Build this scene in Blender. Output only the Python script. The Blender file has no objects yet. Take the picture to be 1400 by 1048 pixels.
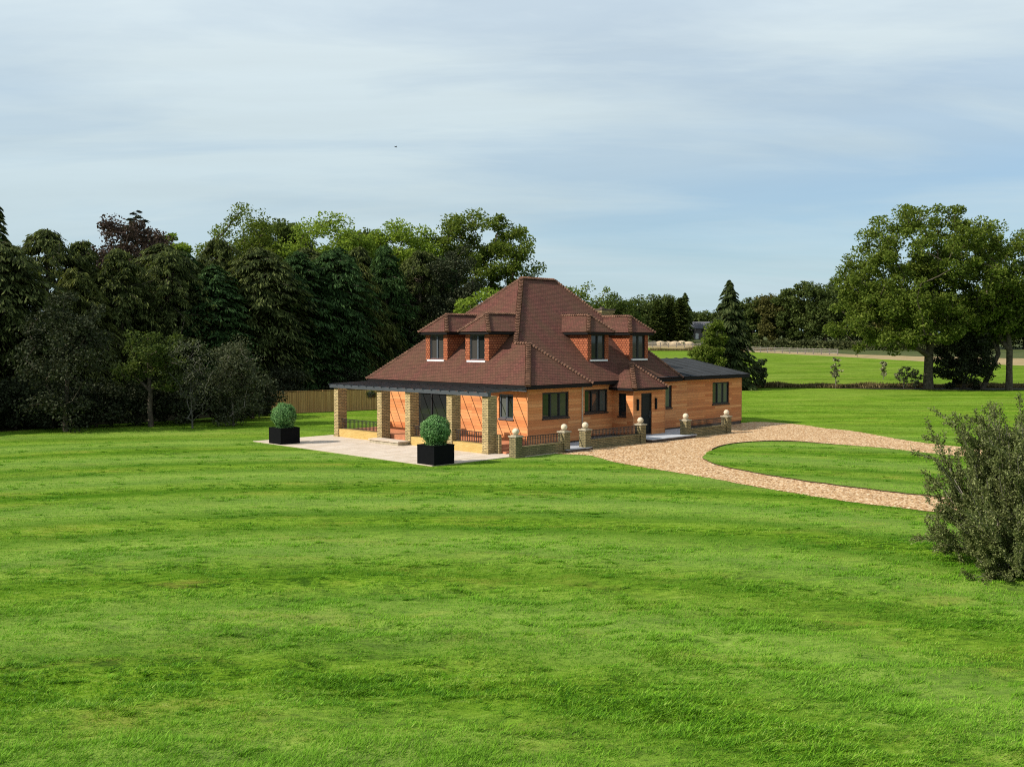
import bpy, math, random
import numpy as np
from mathutils import Vector

# ------------------------------------------------------------------ camera, world, sun, exposure
scene = bpy.context.scene
COL = scene.collection
CAM_H = 4.85
cam_d = bpy.data.cameras.new("camera"); cam = bpy.data.objects.new("camera", cam_d); COL.objects.link(cam)
cam.location = (0, 0, CAM_H)
cam.rotation_euler = (math.radians(90 - 2.443), 0, 0)
cam_d.sensor_width = 36.0; cam_d.lens = 1350 / 1400 * 36
cam_d.clip_start = 0.2; cam_d.clip_end = 6000
scene.camera = cam

YAW = math.radians(44.7)                 # direction of the long front of the house
SUN_EL, SUN_OFF = math.radians(38), math.radians(26)
tx = math.cos(YAW - SUN_OFF); ty = math.sin(YAW - SUN_OFF)          # way the light travels over the ground
sun_d = bpy.data.lights.new("sun", 'SUN'); sun_d.energy = 4.3; sun_d.angle = math.radians(0.53); sun_d.color = (1.0, 0.94, 0.84)
sun = bpy.data.objects.new("sun", sun_d); COL.objects.link(sun)
sun.rotation_euler = Vector((tx * math.cos(SUN_EL), ty * math.cos(SUN_EL), -math.sin(SUN_EL))).to_track_quat('-Z', 'Y').to_euler()

world = bpy.data.worlds.new("World"); scene.world = world; world.use_nodes = True
wn, wl = world.node_tree.nodes, world.node_tree.links
wn.clear()
w_out = wn.new('ShaderNodeOutputWorld'); w_bg = wn.new('ShaderNodeBackground'); w_bg.inputs['Strength'].default_value = 0.1
sky = wn.new('ShaderNodeTexSky'); sky.sky_type = 'NISHITA'; sky.sun_disc = False
sky.sun_elevation = SUN_EL; sky.sun_rotation = math.atan2(-tx, -ty); sky.air_density = 1.0; sky.dust_density = 0.6; sky.ozone_density = 1.5
tc = wn.new('ShaderNodeTexCoord'); sep = wn.new('ShaderNodeSeparateXYZ'); wl.new(tc.outputs['Generated'], sep.inputs[0])
def wmath(op, a, b=None, clamp=False):
    n = wn.new('ShaderNodeMath'); n.operation = op; n.use_clamp = clamp
    for i, x in enumerate((a, b)):
        if x is None: continue
        if isinstance(x, (int, float)): n.inputs[i].default_value = x
        else: wl.new(x, n.inputs[i])
    return n.outputs[0]
zz = wmath('ADD', wmath('MAXIMUM', sep.outputs[2], 0.0), 0.16)
cmb = wn.new('ShaderNodeCombineXYZ')
wl.new(wmath('DIVIDE', sep.outputs[0], zz), cmb.inputs[0]); wl.new(wmath('DIVIDE', sep.outputs[1], zz), cmb.inputs[1])
def wnoise(scale, detail, rough, sx, sy, rot, off):
    mp = wn.new('ShaderNodeMapping'); mp.inputs['Scale'].default_value = (sx, sy, 1); mp.inputs['Rotation'].default_value = (0, 0, rot); mp.inputs['Location'].default_value = off
    wl.new(cmb.outputs[0], mp.inputs[0])
    n = wn.new('ShaderNodeTexNoise'); n.inputs['Scale'].default_value = scale; n.inputs['Detail'].default_value = detail; n.inputs['Roughness'].default_value = rough
    n.inputs['Distortion'].default_value = 0.5
    wl.new(mp.outputs[0], n.inputs['Vector']); return n.outputs['Fac']
def wramp(fac, pts):
    r = wn.new('ShaderNodeValToRGB'); wl.new(fac, r.inputs[0]); e = r.color_ramp.elements
    while len(e) < len(pts): e.new(0.5)
    for el, (p, c) in zip(e, pts): el.position = p; el.color = (c, c, c, 1) if isinstance(c, (int, float)) else (*c, 1)
    return r.outputs[0]
veil = wramp(wnoise(0.42, 5, 0.5, 0.75, 1.15, 0.2, (5.0, 4.4, 0)), [(0.34, 0.0), (0.50, 0.55), (0.66, 1.0)])
wisp = wramp(wnoise(1.25, 7, 0.58, 0.55, 1.5, 0.12, (8.5, 6.4, 0)), [(0.40, 0.0), (0.64, 1.0)])
cover = wmath('ADD', wmath('ADD', wmath('MULTIPLY', veil, 0.46), wmath('MULTIPLY', wisp, 0.30)), 0.34, True)
hi_ = wmath('MULTIPLY', sep.outputs[2], 3.1, True)
cover = wmath('ADD', cover, wmath('MULTIPLY', wmath('POWER', wmath('SUBTRACT', 1.0, hi_), 3.0), 0.35), True)
cm = wn.new('ShaderNodeMix'); cm.data_type = 'RGBA'; wl.new(hi_, cm.inputs[0]); cm.inputs[6].default_value = (3.6, 4.7, 5.15, 1); cm.inputs[7].default_value = (5.3, 6.1, 6.45, 1)
shade = wmath('ADD', wmath('MULTIPLY', wnoise(0.8, 6, 0.6, 0.5, 1.3, 0.1, (2.3, 9.1, 0)), 0.40), 0.80)
shm = wn.new('ShaderNodeMix'); shm.data_type = 'RGBA'; shm.blend_type = 'MULTIPLY'; shm.inputs[0].default_value = 1.0
shc = wn.new('ShaderNodeCombineColor')
for k_ in range(3): wl.new(shade, shc.inputs[k_])
wl.new(cm.outputs[2], shm.inputs[6]); wl.new(shc.outputs[0], shm.inputs[7])
mx = wn.new('ShaderNodeMix'); mx.data_type = 'RGBA'
wl.new(cover, mx.inputs[0]); tint = wn.new('ShaderNodeMix'); tint.data_type = 'RGBA'; tint.blend_type = 'MULTIPLY'; tint.inputs[0].default_value = 1.0; wl.new(sky.outputs[0], tint.inputs[6]); tint.inputs[7].default_value = (0.62, 0.78, 0.90, 1); wl.new(tint.outputs[2], mx.inputs[6]); wl.new(shm.outputs[2], mx.inputs[7])
wl.new(mx.outputs[2], w_bg.inputs[0]); wl.new(w_bg.outputs[0], w_out.inputs[0])

vs = scene.view_settings
vs.view_transform = 'Standard'; vs.look = 'None'; vs.exposure = 0.45; vs.gamma = 1.0
scene.render.engine = 'CYCLES'
cy = scene.cycles
cy.max_bounces = 6; cy.diffuse_bounces = 3; cy.glossy_bounces = 2; cy.transmission_bounces = 2; cy.transparent_max_bounces = 4
cy.caustics_reflective = False; cy.caustics_refractive = False
cy.use_denoising = False; cy.filter_width = 1.1

# ------------------------------------------------------------------ helpers: objects
def tag(o, label=None, cat=None, group=None, kind=None):
    if label: o["label"] = label
    if cat: o["category"] = cat
    if group: o["group"] = group
    if kind: o["kind"] = kind
    return o
def link(o, parent=None):
    COL.objects.link(o)
    if parent: o.parent = parent
    return o
def empty(name, loc=(0, 0, 0), rz=0.0):
    o = bpy.data.objects.new(name, None); o.location = loc; o.rotation_euler = (0, 0, rz); o.empty_display_size = 0.3
    return link(o)
def copy_tree(o, parent=None):
    c = o.copy(); link(c, parent)
    for ch in list(o.children): copy_tree(ch, c)
    return c

HC = np.array([0.70, 44.0])              # front corner of the house
HU = np.array([math.cos(YAW), math.sin(YAW)]); HV = np.array([-math.sin(YAW), math.cos(YAW)])
def W(u, v, z=0.0):
    p = HC + u * HU + v * HV
    return (float(p[0]), float(p[1]), z)

class MB:
    """collects faces with per-face materials; writes metre-scaled UVs"""
    def __init__(s, origin=(0, 0, 0)):
        s.v = []; s.f = []; s.m = []; s.o = origin
    def poly(s, pts, m=0):
        i = len(s.v); ox, oy, oz = s.o
        s.v += [(p[0] - ox, p[1] - oy, p[2] - oz) for p in pts]
        s.f.append(tuple(range(i, i + len(pts)))); s.m.append(m)
    def box(s, a, b, m=0, top=None):
        x0, y0, z0 = (min(a[i], b[i]) for i in range(3)); x1, y1, z1 = (max(a[i], b[i]) for i in range(3))
        p = [(x0, y0, z0), (x1, y0, z0), (x1, y1, z0), (x0, y1, z0), (x0, y0, z1), (x1, y0, z1), (x1, y1, z1), (x0, y1, z1)]
        for q in ((0, 3, 2, 1), (4, 5, 6, 7), (0, 1, 5, 4), (1, 2, 6, 5), (2, 3, 7, 6), (3, 0, 4, 7)):
            s.poly([p[k] for k in q], top if (top is not None and q == (4, 5, 6, 7)) else m)
    def bar(s, a, b, w, h, m=0):
        """box section along a-b (w sideways, h up)"""
        a, b = Vector(a), Vector(b); d = (b - a).normalized()
        x = d.cross(Vector((0, 0, 1)))
        x = x.normalized() if x.length > 1e-4 else Vector((1, 0, 0))
        y = x.cross(d).normalized()
        ra = [a + x * sx * w / 2 + y * sy * h / 2 for sx, sy in ((-1, -1), (1, -1), (1, 1), (-1, 1))]
        rb = [p + (b - a) for p in ra]
        for k in range(4): s.poly([ra[k], ra[(k + 1) % 4], rb[(k + 1) % 4], rb[k]], m)
        s.poly(ra[::-1], m); s.poly(rb, m)
    def tube(s, pts, rad, n=6, m=0, cap=True):
        pts = [Vector(p) for p in pts]; rings = []
        ox, oy, oz = s.o
        ref = Vector((0.31, 0.17, 0.93))
        for i, p in enumerate(pts):
            d = (pts[min(i + 1, len(pts) - 1)] - pts[max(i - 1, 0)])
            d = d.normalized() if d.length > 1e-6 else Vector((0, 0, 1))
            r = ref if abs(d.dot(ref)) < 0.97 else Vector((1, 0, 0))
            x = d.cross(r).normalized(); y = d.cross(x)
            st = len(s.v)
            for k in range(n):
                a = 2 * math.pi * k / n; q = p + (x * math.cos(a) + y * math.sin(a)) * rad[i]
                s.v.append((q.x - ox, q.y - oy, q.z - oz))
            rings.append(st)
        for a, b in zip(rings, rings[1:]):
            for k in range(n):
                s.f.append((a + k, a + (k + 1) % n, b + (k + 1) % n, b + k)); s.m.append(m)
        if cap:
            s.f.append(tuple(rings[-1] + k for k in range(n))); s.m.append(m)
    def ball(s, c, r, nu=16, nv=10, m=0, sz=1.0):
        ox, oy, oz = s.o; st = len(s.v)
        for j in range(nv + 1):
            t = math.pi * j / nv
            for k in range(nu):
                a = 2 * math.pi * k / nu
                s.v.append((c[0] + r * math.sin(t) * math.cos(a) - ox, c[1] + r * math.sin(t) * math.sin(a) - oy, c[2] + r * sz * math.cos(t) - oz))
        for j in range(nv):
            for k in range(nu):
                s.f.append((st + j * nu + k, st + (j + 1) * nu + k, st + (j + 1) * nu + (k + 1) % nu, st + j * nu + (k + 1) % nu)); s.m.append(m)
    def build(s, name, mats, parent=None, smooth=False, bevel=0):
        me = bpy.data.meshes.new(name)
        me.from_pydata(s.v, [], s.f)
        for mt in (mats if isinstance(mats, (list, tuple)) else [mats]): me.materials.append(mt)
        me.polygons.foreach_set("material_index", s.m)
        if smooth: me.polygons.foreach_set("use_smooth", [True] * len(s.f))
        uv = me.uv_layers.new(name="UVMap"); up = Vector((0, 0, 1))
        o3 = Vector(s.o)
        for p in me.polygons:
            n = p.normal
            if abs(n.z) > 0.97: t, b = Vector((1, 0, 0)), Vector((0, 1, 0))
            else:
                t = up.cross(n).normalized(); b = n.cross(t)
            for li in p.loop_indices:
                co = me.vertices[me.loops[li].vertex_index].co + o3
                uv.data[li].uv = (co.dot(t), co.dot(b))
        me.update()
        o = bpy.data.objects.new(name, me); link(o, parent)
        if bevel:
            bv = o.modifiers.new("bevel", 'BEVEL'); bv.width = bevel; bv.segments = 2; bv.limit_method = 'ANGLE'
        return o

def np_mesh(name, verts, faces, mats, parent=None, smooth=False, midx=None):
    me = bpy.data.meshes.new(name)
    verts = np.asarray(verts, np.float32); faces = np.asarray(faces, np.int32)
    nf, k = faces.shape
    me.vertices.add(len(verts)); me.vertices.foreach_set("co", verts.ravel())
    me.loops.add(nf * k); me.loops.foreach_set("vertex_index", faces.ravel())
    me.polygons.add(nf); me.polygons.foreach_set("loop_start", np.arange(0, nf * k, k, dtype=np.int32))
    for mt in (mats if isinstance(mats, (list, tuple)) else [mats]): me.materials.append(mt)
    if midx is not None: me.polygons.foreach_set("material_index", np.asarray(midx, np.int32))
    if smooth: me.polygons.foreach_set("use_smooth", np.ones(nf, bool))
    me.update(calc_edges=True)
    o = bpy.data.objects.new(name, me); return link(o, parent)

# ------------------------------------------------------------------ helpers: materials
class NT:
    def __init__(s, name):
        s.mat = bpy.data.materials.new(name); s.mat.use_nodes = True
        s.n = s.mat.node_tree.nodes; s.l = s.mat.node_tree.links
        s.b = s.n['Principled BSDF']; s.out = s.n['Material Output']
        s.b.inputs['Specular IOR Level'].default_value = 0.3
    def new(s, t, **kw):
        n = s.n.new(t)
        for k, v in kw.items(): setattr(n, k, v)
        return n
    def put(s, sock, v):
        if hasattr(v, 'is_output'): s.l.new(v, sock)
        elif isinstance(v, tuple) and len(v) == 3 and sock.type == 'RGBA': sock.default_value = (*v, 1)
        else: sock.default_value = v
    def coord(s, kind='Object', scale=(1, 1, 1), rot=(0, 0, 0)):
        t = s.new('ShaderNodeTexCoord'); m = s.new('ShaderNodeMapping'); m.inputs['Scale'].default_value = scale; m.inputs['Rotation'].default_value = rot
        s.l.new(t.outputs[kind], m.inputs[0]); return m.outputs[0]
    def world(s, scale=(1, 1, 1), rot=(0, 0, 0)):
        g = s.new('ShaderNodeNewGeometry'); m = s.new('ShaderNodeMapping'); m.inputs['Scale'].default_value = scale; m.inputs['Rotation'].default_value = rot
        s.l.new(g.outputs['Position'], m.inputs[0]); return m.outputs[0]
    def noise(s, vec, scale, detail=4, rough=0.55, dist=0.0):
        n = s.new('ShaderNodeTexNoise'); s.l.new(vec, n.inputs['Vector'])
        n.inputs['Scale'].default_value = scale; n.inputs['Detail'].default_value = detail; n.inputs['Roughness'].default_value = rough; n.inputs['Distortion'].default_value = dist
        return n.outputs['Fac']
    def math(s, op, a, b=0.0, c=None, clamp=False):
        n = s.new('ShaderNodeMath', operation=op); n.use_clamp = clamp
        s.put(n.inputs[0], a); s.put(n.inputs[1], b)
        if c is not None: s.put(n.inputs[2], c)
        return n.outputs[0]
    def ramp(s, fac, pts):
        r = s.new('ShaderNodeValToRGB'); s.l.new(fac, r.inputs[0]); e = r.color_ramp.elements
        while len(e) < len(pts): e.new(0.5)
        for el, (p, c) in zip(e, pts): el.position = p; el.color = (c, c, c, 1) if isinstance(c, (int, float)) else (*c, 1)
        return r.outputs[0]
    def mix(s, fac, a, b, blend='MIX'):
        n = s.new('ShaderNodeMix', data_type='RGBA', blend_type=blend)
        s.put(n.inputs[0], fac); s.put(n.inputs[6], a); s.put(n.inputs[7], b); return n.outputs[2]
    def bump(s, h, strength, dist=0.02):
        b = s.new('ShaderNodeBump'); b.inputs['Strength'].default_value = strength; b.inputs['Distance'].default_value = dist
        s.l.new(h, b.inputs['Height']); s.l.new(b.outputs[0], s.b.inputs['Normal']); return b.outputs[0]
    def done(s, color=None, rough=0.7, spec=None, metal=None):
        if color is not None: s.put(s.b.inputs['Base Color'], color)
        s.put(s.b.inputs['Roughness'], rough)
        if spec is not None: s.b.inputs['Specular IOR Level'].default_value = spec
        if metal is not None: s.b.inputs['Metallic'].default_value = metal
        return s.mat

def m_plain(name, col, rough=0.6, spec=0.3, var=0.12, scale=6.0):
    t = NT(name); n = t.noise(t.coord(), scale, 4)
    lo = tuple(c * (1 - var) for c in col); hi = tuple(c * (1 + var) for c in col)
    c = t.ramp(n, [(0.3, lo), (0.7, hi)]); t.bump(n, 0.15, 0.01)
    return t.done(c, rough, spec)

def m_brick(name, c1, c2, mortar, bw, bh, ms, bump=0.5, dirt=0.35, rough=0.85, offset=0.5, hi=None, dirt_col=None, saw=0.0):
    t = NT(name); uv = t.coord('UV')
    b = t.new('ShaderNodeTexBrick'); t.l.new(uv, b.inputs['Vector']); b.offset = offset
    b.inputs['Scale'].default_value = 1.0; b.inputs['Brick Width'].default_value = bw; b.inputs['Row Height'].default_value = bh
    b.inputs['Mortar Size'].default_value = ms; b.inputs['Mortar Smooth'].default_value = 0.2; b.inputs['Bias'].default_value = 0.0
    t.put(b.inputs['Color1'], c1); t.put(b.inputs['Color2'], c2); t.put(b.inputs['Mortar'], mortar)
    big = t.noise(t.coord('UV', (1.0, 0.45, 1)), 1.0, 6, 0.68, 0.3)
    fine = t.noise(uv, 9.0, 3, 0.6)
    c = t.mix(t.ramp(big, [(0.35, 0.0), (0.7, dirt)]), b.outputs['Color'], dirt_col or tuple(x * 0.45 for x in c1))
    if hi: c = t.mix(t.ramp(fine, [(0.55, 0.0), (0.8, 0.55)]), c, hi)
    hgt = t.math('SUBTRACT', t.math('MULTIPLY', fine, 0.3), b.outputs['Fac'])
    if saw:
        su = t.new('ShaderNodeSeparateXYZ'); t.l.new(uv, su.inputs[0])
        hgt = t.math('ADD', t.math('MULTIPLY', hgt, 0.4), t.math('MULTIPLY', t.math('SUBTRACT', 1.0, t.math('FRACT', t.math('DIVIDE', su.outputs[1], bh))), saw))
    t.bump(hgt, bump, 0.02)
    return t.done(c, rough, 0.1)

def m_cedar():
    t = NT("cedar_cladding"); uv = t.coord('UV')
    b = t.new('ShaderNodeTexBrick'); t.l.new(uv, b.inputs['Vector']); b.offset = 0.37
    b.inputs['Scale'].default_value = 1; b.inputs['Brick Width'].default_value = 2.7; b.inputs['Row Height'].default_value = 0.145
    b.inputs['Mortar Size'].default_value = 0.004; b.inputs['Mortar Smooth'].default_value = 0.1
    t.put(b.inputs['Color1'], (0.66, 0.245, 0.082)); t.put(b.inputs['Color2'], (0.76, 0.36, 0.145)); t.put(b.inputs['Mortar'], (0.16, 0.065, 0.03))
    # second, offset random so some boards go dark red-brown
    mp = t.new('ShaderNodeMapping'); mp.inputs['Location'].default_value = (10.8, 14.5, 0); t.l.new(uv, mp.inputs[0])
    b2 = t.new('ShaderNodeTexBrick'); t.l.new(mp.outputs[0], b2.inputs['Vector']); b2.offset = 0.37
    b2.inputs['Scale'].default_value = 1; b2.inputs['Brick Width'].default_value = 2.7; b2.inputs['Row Height'].default_value = 0.145; b2.inputs['Mortar Size'].default_value = 0.0
    t.put(b2.inputs['Color1'], (0.0, 0.0, 0.0)); t.put(b2.inputs['Color2'], (1, 1, 1))
    g = t.noise(t.coord('UV', (0.35, 12, 1)), 2.0, 4, 0.55)
    c = t.mix(t.ramp(b2.outputs['Color'], [(0.45, 0.0), (0.95, 0.75)]), b.outputs['Color'], (0.46, 0.145, 0.050))
    c = t.mix(t.ramp(g, [(0.35, 0.28), (0.62, 0.0)]), c, (0.36, 0.13, 0.05))
    wz = t.noise(t.coord('UV', (0.5, 0.35, 1)), 1.0, 5, 0.65); c = t.mix(t.ramp(wz, [(0.48, 0.0), (0.72, 0.4)]), c, (0.30, 0.145, 0.075))
    t.bump(t.math('SUBTRACT', t.math('MULTIPLY', g, 0.2), b.outputs['Fac']), 0.25, 0.012)
    return t.done(c, 0.65, 0.15)

def m_leaf(name, dark, mid, light, trans=0.25, rough=0.55, clump=0.35):
    t = NT(name)
    g = t.new('ShaderNodeNewGeometry')
    r = g.outputs['Random Per Island']
    n = t.noise(t.world(), clump, 3, 0.6)
    f = t.math('ADD', t.math('MULTIPLY', r, 0.55), t.math('MULTIPLY', n, 0.5))
    c = t.ramp(f, [(0.22, dark), (0.52, mid), (0.88, light)])
    t.done(c, max(rough, 0.7), 0.08)
    tr = t.new('ShaderNodeBsdfTranslucent'); t.l.new(t.mix(0.4, c, (light[0] * 1.3, light[1] * 1.4, light[2] * 0.7)), tr.inputs['Color'])
    ms = t.new('ShaderNodeMixShader'); ms.inputs[0].default_value = trans
    t.l.new(t.b.outputs[0], ms.inputs[1]); t.l.new(tr.outputs[0], ms.inputs[2]); t.l.new(ms.outputs[0], t.out.inputs['Surface'])
    return t.mat

M = {}
M['cedar'] = m_cedar()
M['roof_tile'] = m_brick("clay_roof_tile", (0.094, 0.036, 0.029), (0.150, 0.055, 0.043), (0.040, 0.018, 0.015), 0.17, 0.105, 0.007, 1.0, 0.75, saw=1.3, hi=(0.150, 0.082, 0.055), dirt_col=(0.095, 0.060, 0.033))
M['hip_tile'] = m_plain("hip_tile", (0.165, 0.085, 0.055), 0.85, 0.2, 0.55, 5.0)
M['hang_tile'] = m_brick("hung_tile", (0.34, 0.10, 0.045), (0.44, 0.15, 0.072), (0.10, 0.03, 0.02), 0.17, 0.115, 0.014, 0.9, 0.25)
M['brick'] = m_brick("stock_brick", (0.36, 0.265, 0.12), (0.62, 0.46, 0.22), (0.17, 0.14, 0.09), 0.22, 0.075, 0.012, 0.8, 0.35, dirt_col=(0.12, 0.095, 0.05))
M['brick_low'] = m_brick("yellow_plinth", (0.50, 0.33, 0.11), (0.58, 0.40, 0.15), (0.40, 0.28, 0.10), 0.22, 0.075, 0.006, 0.3, 0.25, dirt_col=(0.4, 0.27, 0.08))
M['brick_mossy'] = m_brick("mossy_brick", (0.23, 0.18, 0.085), (0.36, 0.28, 0.14), (0.12, 0.105, 0.07), 0.22, 0.075, 0.012, 0.7, 0.6, dirt_col=(0.07, 0.07, 0.035))
M['anthracite'] = m_plain("anthracite_frame", (0.018, 0.019, 0.021), 0.5, 0.25, 0.1)
M['frame_grey'] = m_plain("grey_frame", (0.075, 0.085, 0.10), 0.4, 0.45, 0.1)
M['fascia'] = m_plain("black_fascia", (0.010, 0.009, 0.009), 0.7, 0.12, 0.1)
M['pergola'] = m_plain("pergola_grey", (0.055, 0.062, 0.07), 0.5, 0.4, 0.12, 3)
M['iron'] = m_plain("black_iron", (0.02, 0.018, 0.018), 0.5, 0.4, 0.2)
M['felt'] = m_plain("dark_roof_felt", (0.035, 0.037, 0.039), 0.85, 0.15, 0.25, 1.2)
M['stone'] = m_plain("pale_stone", (0.62, 0.52, 0.38), 0.85, 0.2, 0.18, 9)
M['coping'] = m_plain("coping_stone", (0.36, 0.31, 0.22), 0.9, 0.2, 0.25, 7)
M['lead'] = m_plain("lead_flashing", (0.66, 0.66, 0.68), 0.5, 0.4, 0.1)
M['redtile'] = m_plain("quarry_tile", (0.46, 0.18, 0.09), 0.55, 0.35, 0.2, 5)
M['step'] = m_plain("grey_step", (0.42, 0.43, 0.46), 0.7, 0.3, 0.15, 2.5)
M['step_side'] = m_plain("brown_riser", (0.10, 0.075, 0.06), 0.85, 0.2, 0.3, 5)
M['black_door'] = m_plain("black_door", (0.006, 0.008, 0.008), 0.5, 0.2, 0.1)
M['planter'] = m_plain("black_planter", (0.005, 0.005, 0.006), 0.8, 0.06, 0.15)
M['soil'] = m_plain("soil", (0.045, 0.03, 0.02), 0.95, 0.1, 0.4, 8)
M['fence'] = None
M['bark'] = m_plain("bark", (0.085, 0.068, 0.05), 0.95, 0.1, 0.5, 5)
M['bark_pale'] = m_plain("pale_bark", (0.20, 0.175, 0.145), 0.95, 0.1, 0.4, 5)
M['rail_wood'] = m_plain("weathered_rail", (0.20, 0.175, 0.15), 0.9, 0.15, 0.3, 3)
M['slate'] = m_brick("slate_roof", (0.09, 0.09, 0.10), (0.13, 0.13, 0.145), (0.05, 0.05, 0.055), 0.35, 0.22, 0.02, 0.4, 0.3)
M['grey_brick'] = m_brick("grey_house_brick", (0.15, 0.13, 0.125), (0.20, 0.17, 0.16), (0.12, 0.11, 0.10), 0.3, 0.1, 0.012, 0.4, 0.3)
M['render_white'] = m_plain("white_door", (0.8, 0.78, 0.74), 0.5, 0.3, 0.05)
M['bird'] = m_plain("dark_feathers", (0.03, 0.03, 0.035), 0.8, 0.2, 0.2)
def m_glass(name, col):
    t = NT(name); n = t.noise(t.coord(), 0.8, 2); t.bump(n, 0.03, 0.05)
    return t.done(col, 0.04, 0.6)
M['glass'] = m_glass("window_glass", (0.018, 0.02, 0.02))
M['glass_blind'] = m_glass("glass_with_blind", (0.095, 0.10, 0.09))
M['glass_curtain'] = m_glass("glass_with_curtain", (0.055, 0.05, 0.045))
def m_fence():
    t = NT("fence_boards"); uv = t.coord('UV')
    b = t.new('ShaderNodeTexBrick'); t.l.new(uv, b.inputs['Vector']); b.offset = 0.0
    b.inputs['Scale'].default_value = 1; b.inputs['Brick Width'].default_value = 0.13; b.inputs['Row Height'].default_value = 3.0; b.inputs['Mortar Size'].default_value = 0.008
    t.put(b.inputs['Color1'], (0.46, 0.25, 0.09)); t.put(b.inputs['Color2'], (0.60, 0.36, 0.14)); t.put(b.inputs['Mortar'], (0.08, 0.05, 0.025))
    g = t.noise(t.coord('UV', (8, 0.6, 1)), 2, 4); c = t.mix(t.ramp(g, [(0.4, 0.4), (0.65, 0.0)]), b.outputs['Color'], (0.2, 0.12, 0.05))
    t.bump(t.math('SUBTRACT', 1.0, b.outputs['Fac']), 0.5, 0.015); return t.done(c, 0.85, 0.2)
M['fence'] = m_fence()
def m_patio():
    t = NT("patio_slabs"); uv = t.coord('UV')
    b = t.new('ShaderNodeTexBrick'); t.l.new(uv, b.inputs['Vector'])
    b.inputs['Scale'].default_value = 1; b.inputs['Brick Width'].default_value = 0.9; b.inputs['Row Height'].default_value = 0.45; b.inputs['Mortar Size'].default_value = 0.012
    t.put(b.inputs['Color1'], (0.53, 0.43, 0.33)); t.put(b.inputs['Color2'], (0.62, 0.52, 0.43)); t.put(b.inputs['Mortar'], (0.33, 0.26, 0.19))
    n = t.noise(uv, 1.3, 6, 0.65); c = t.mix(t.ramp(n, [(0.4, 0.0), (0.75, 0.5)]), b.outputs['Color'], (0.42, 0.33, 0.25))
    t.bump(t.math('SUBTRACT', n, b.outputs['Fac']), 0.3, 0.01); return t.done(c, 0.8, 0.25)
M['patio'] = m_patio()
def m_gravel():
    t = NT("gravel"); p = t.world()
    def vor(sc):
        v = t.new('ShaderNodeTexVoronoi'); v.inputs['Scale'].default_value = sc; t.l.new(p, v.inputs['Vector']); return v
    v1 = vor(22); v2 = vor(13)
    s1 = t.new('ShaderNodeSeparateColor'); t.l.new(v1.outputs['Color'], s1.inputs[0])
    s2 = t.new('ShaderNodeSeparateColor'); t.l.new(v2.outputs['Color'], s2.inputs[0])
    f = t.math('ADD', t.math('MULTIPLY', s1.outputs[0], 0.65), t.math('MULTIPLY', s2.outputs[1], 0.35))
    c = t.ramp(f, [(0.15, (0.12, 0.055, 0.022)), (0.38, (0.38, 0.205, 0.085)), (0.6, (0.56, 0.345, 0.165)), (0.85, (0.82, 0.66, 0.45))])
    n = t.noise(p, 0.35, 4); c = t.mix(t.ramp(n, [(0.35, 0.0), (0.75, 0.25)]), c, (0.36, 0.22, 0.10))
    t.bump(t.math('ADD', s1.outputs[1], t.math('MULTIPLY', s2.outputs[0], 0.8)), 0.5, 0.03); return t.done(c, 0.9, 0.2)
M['gravel'] = m_gravel()

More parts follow.
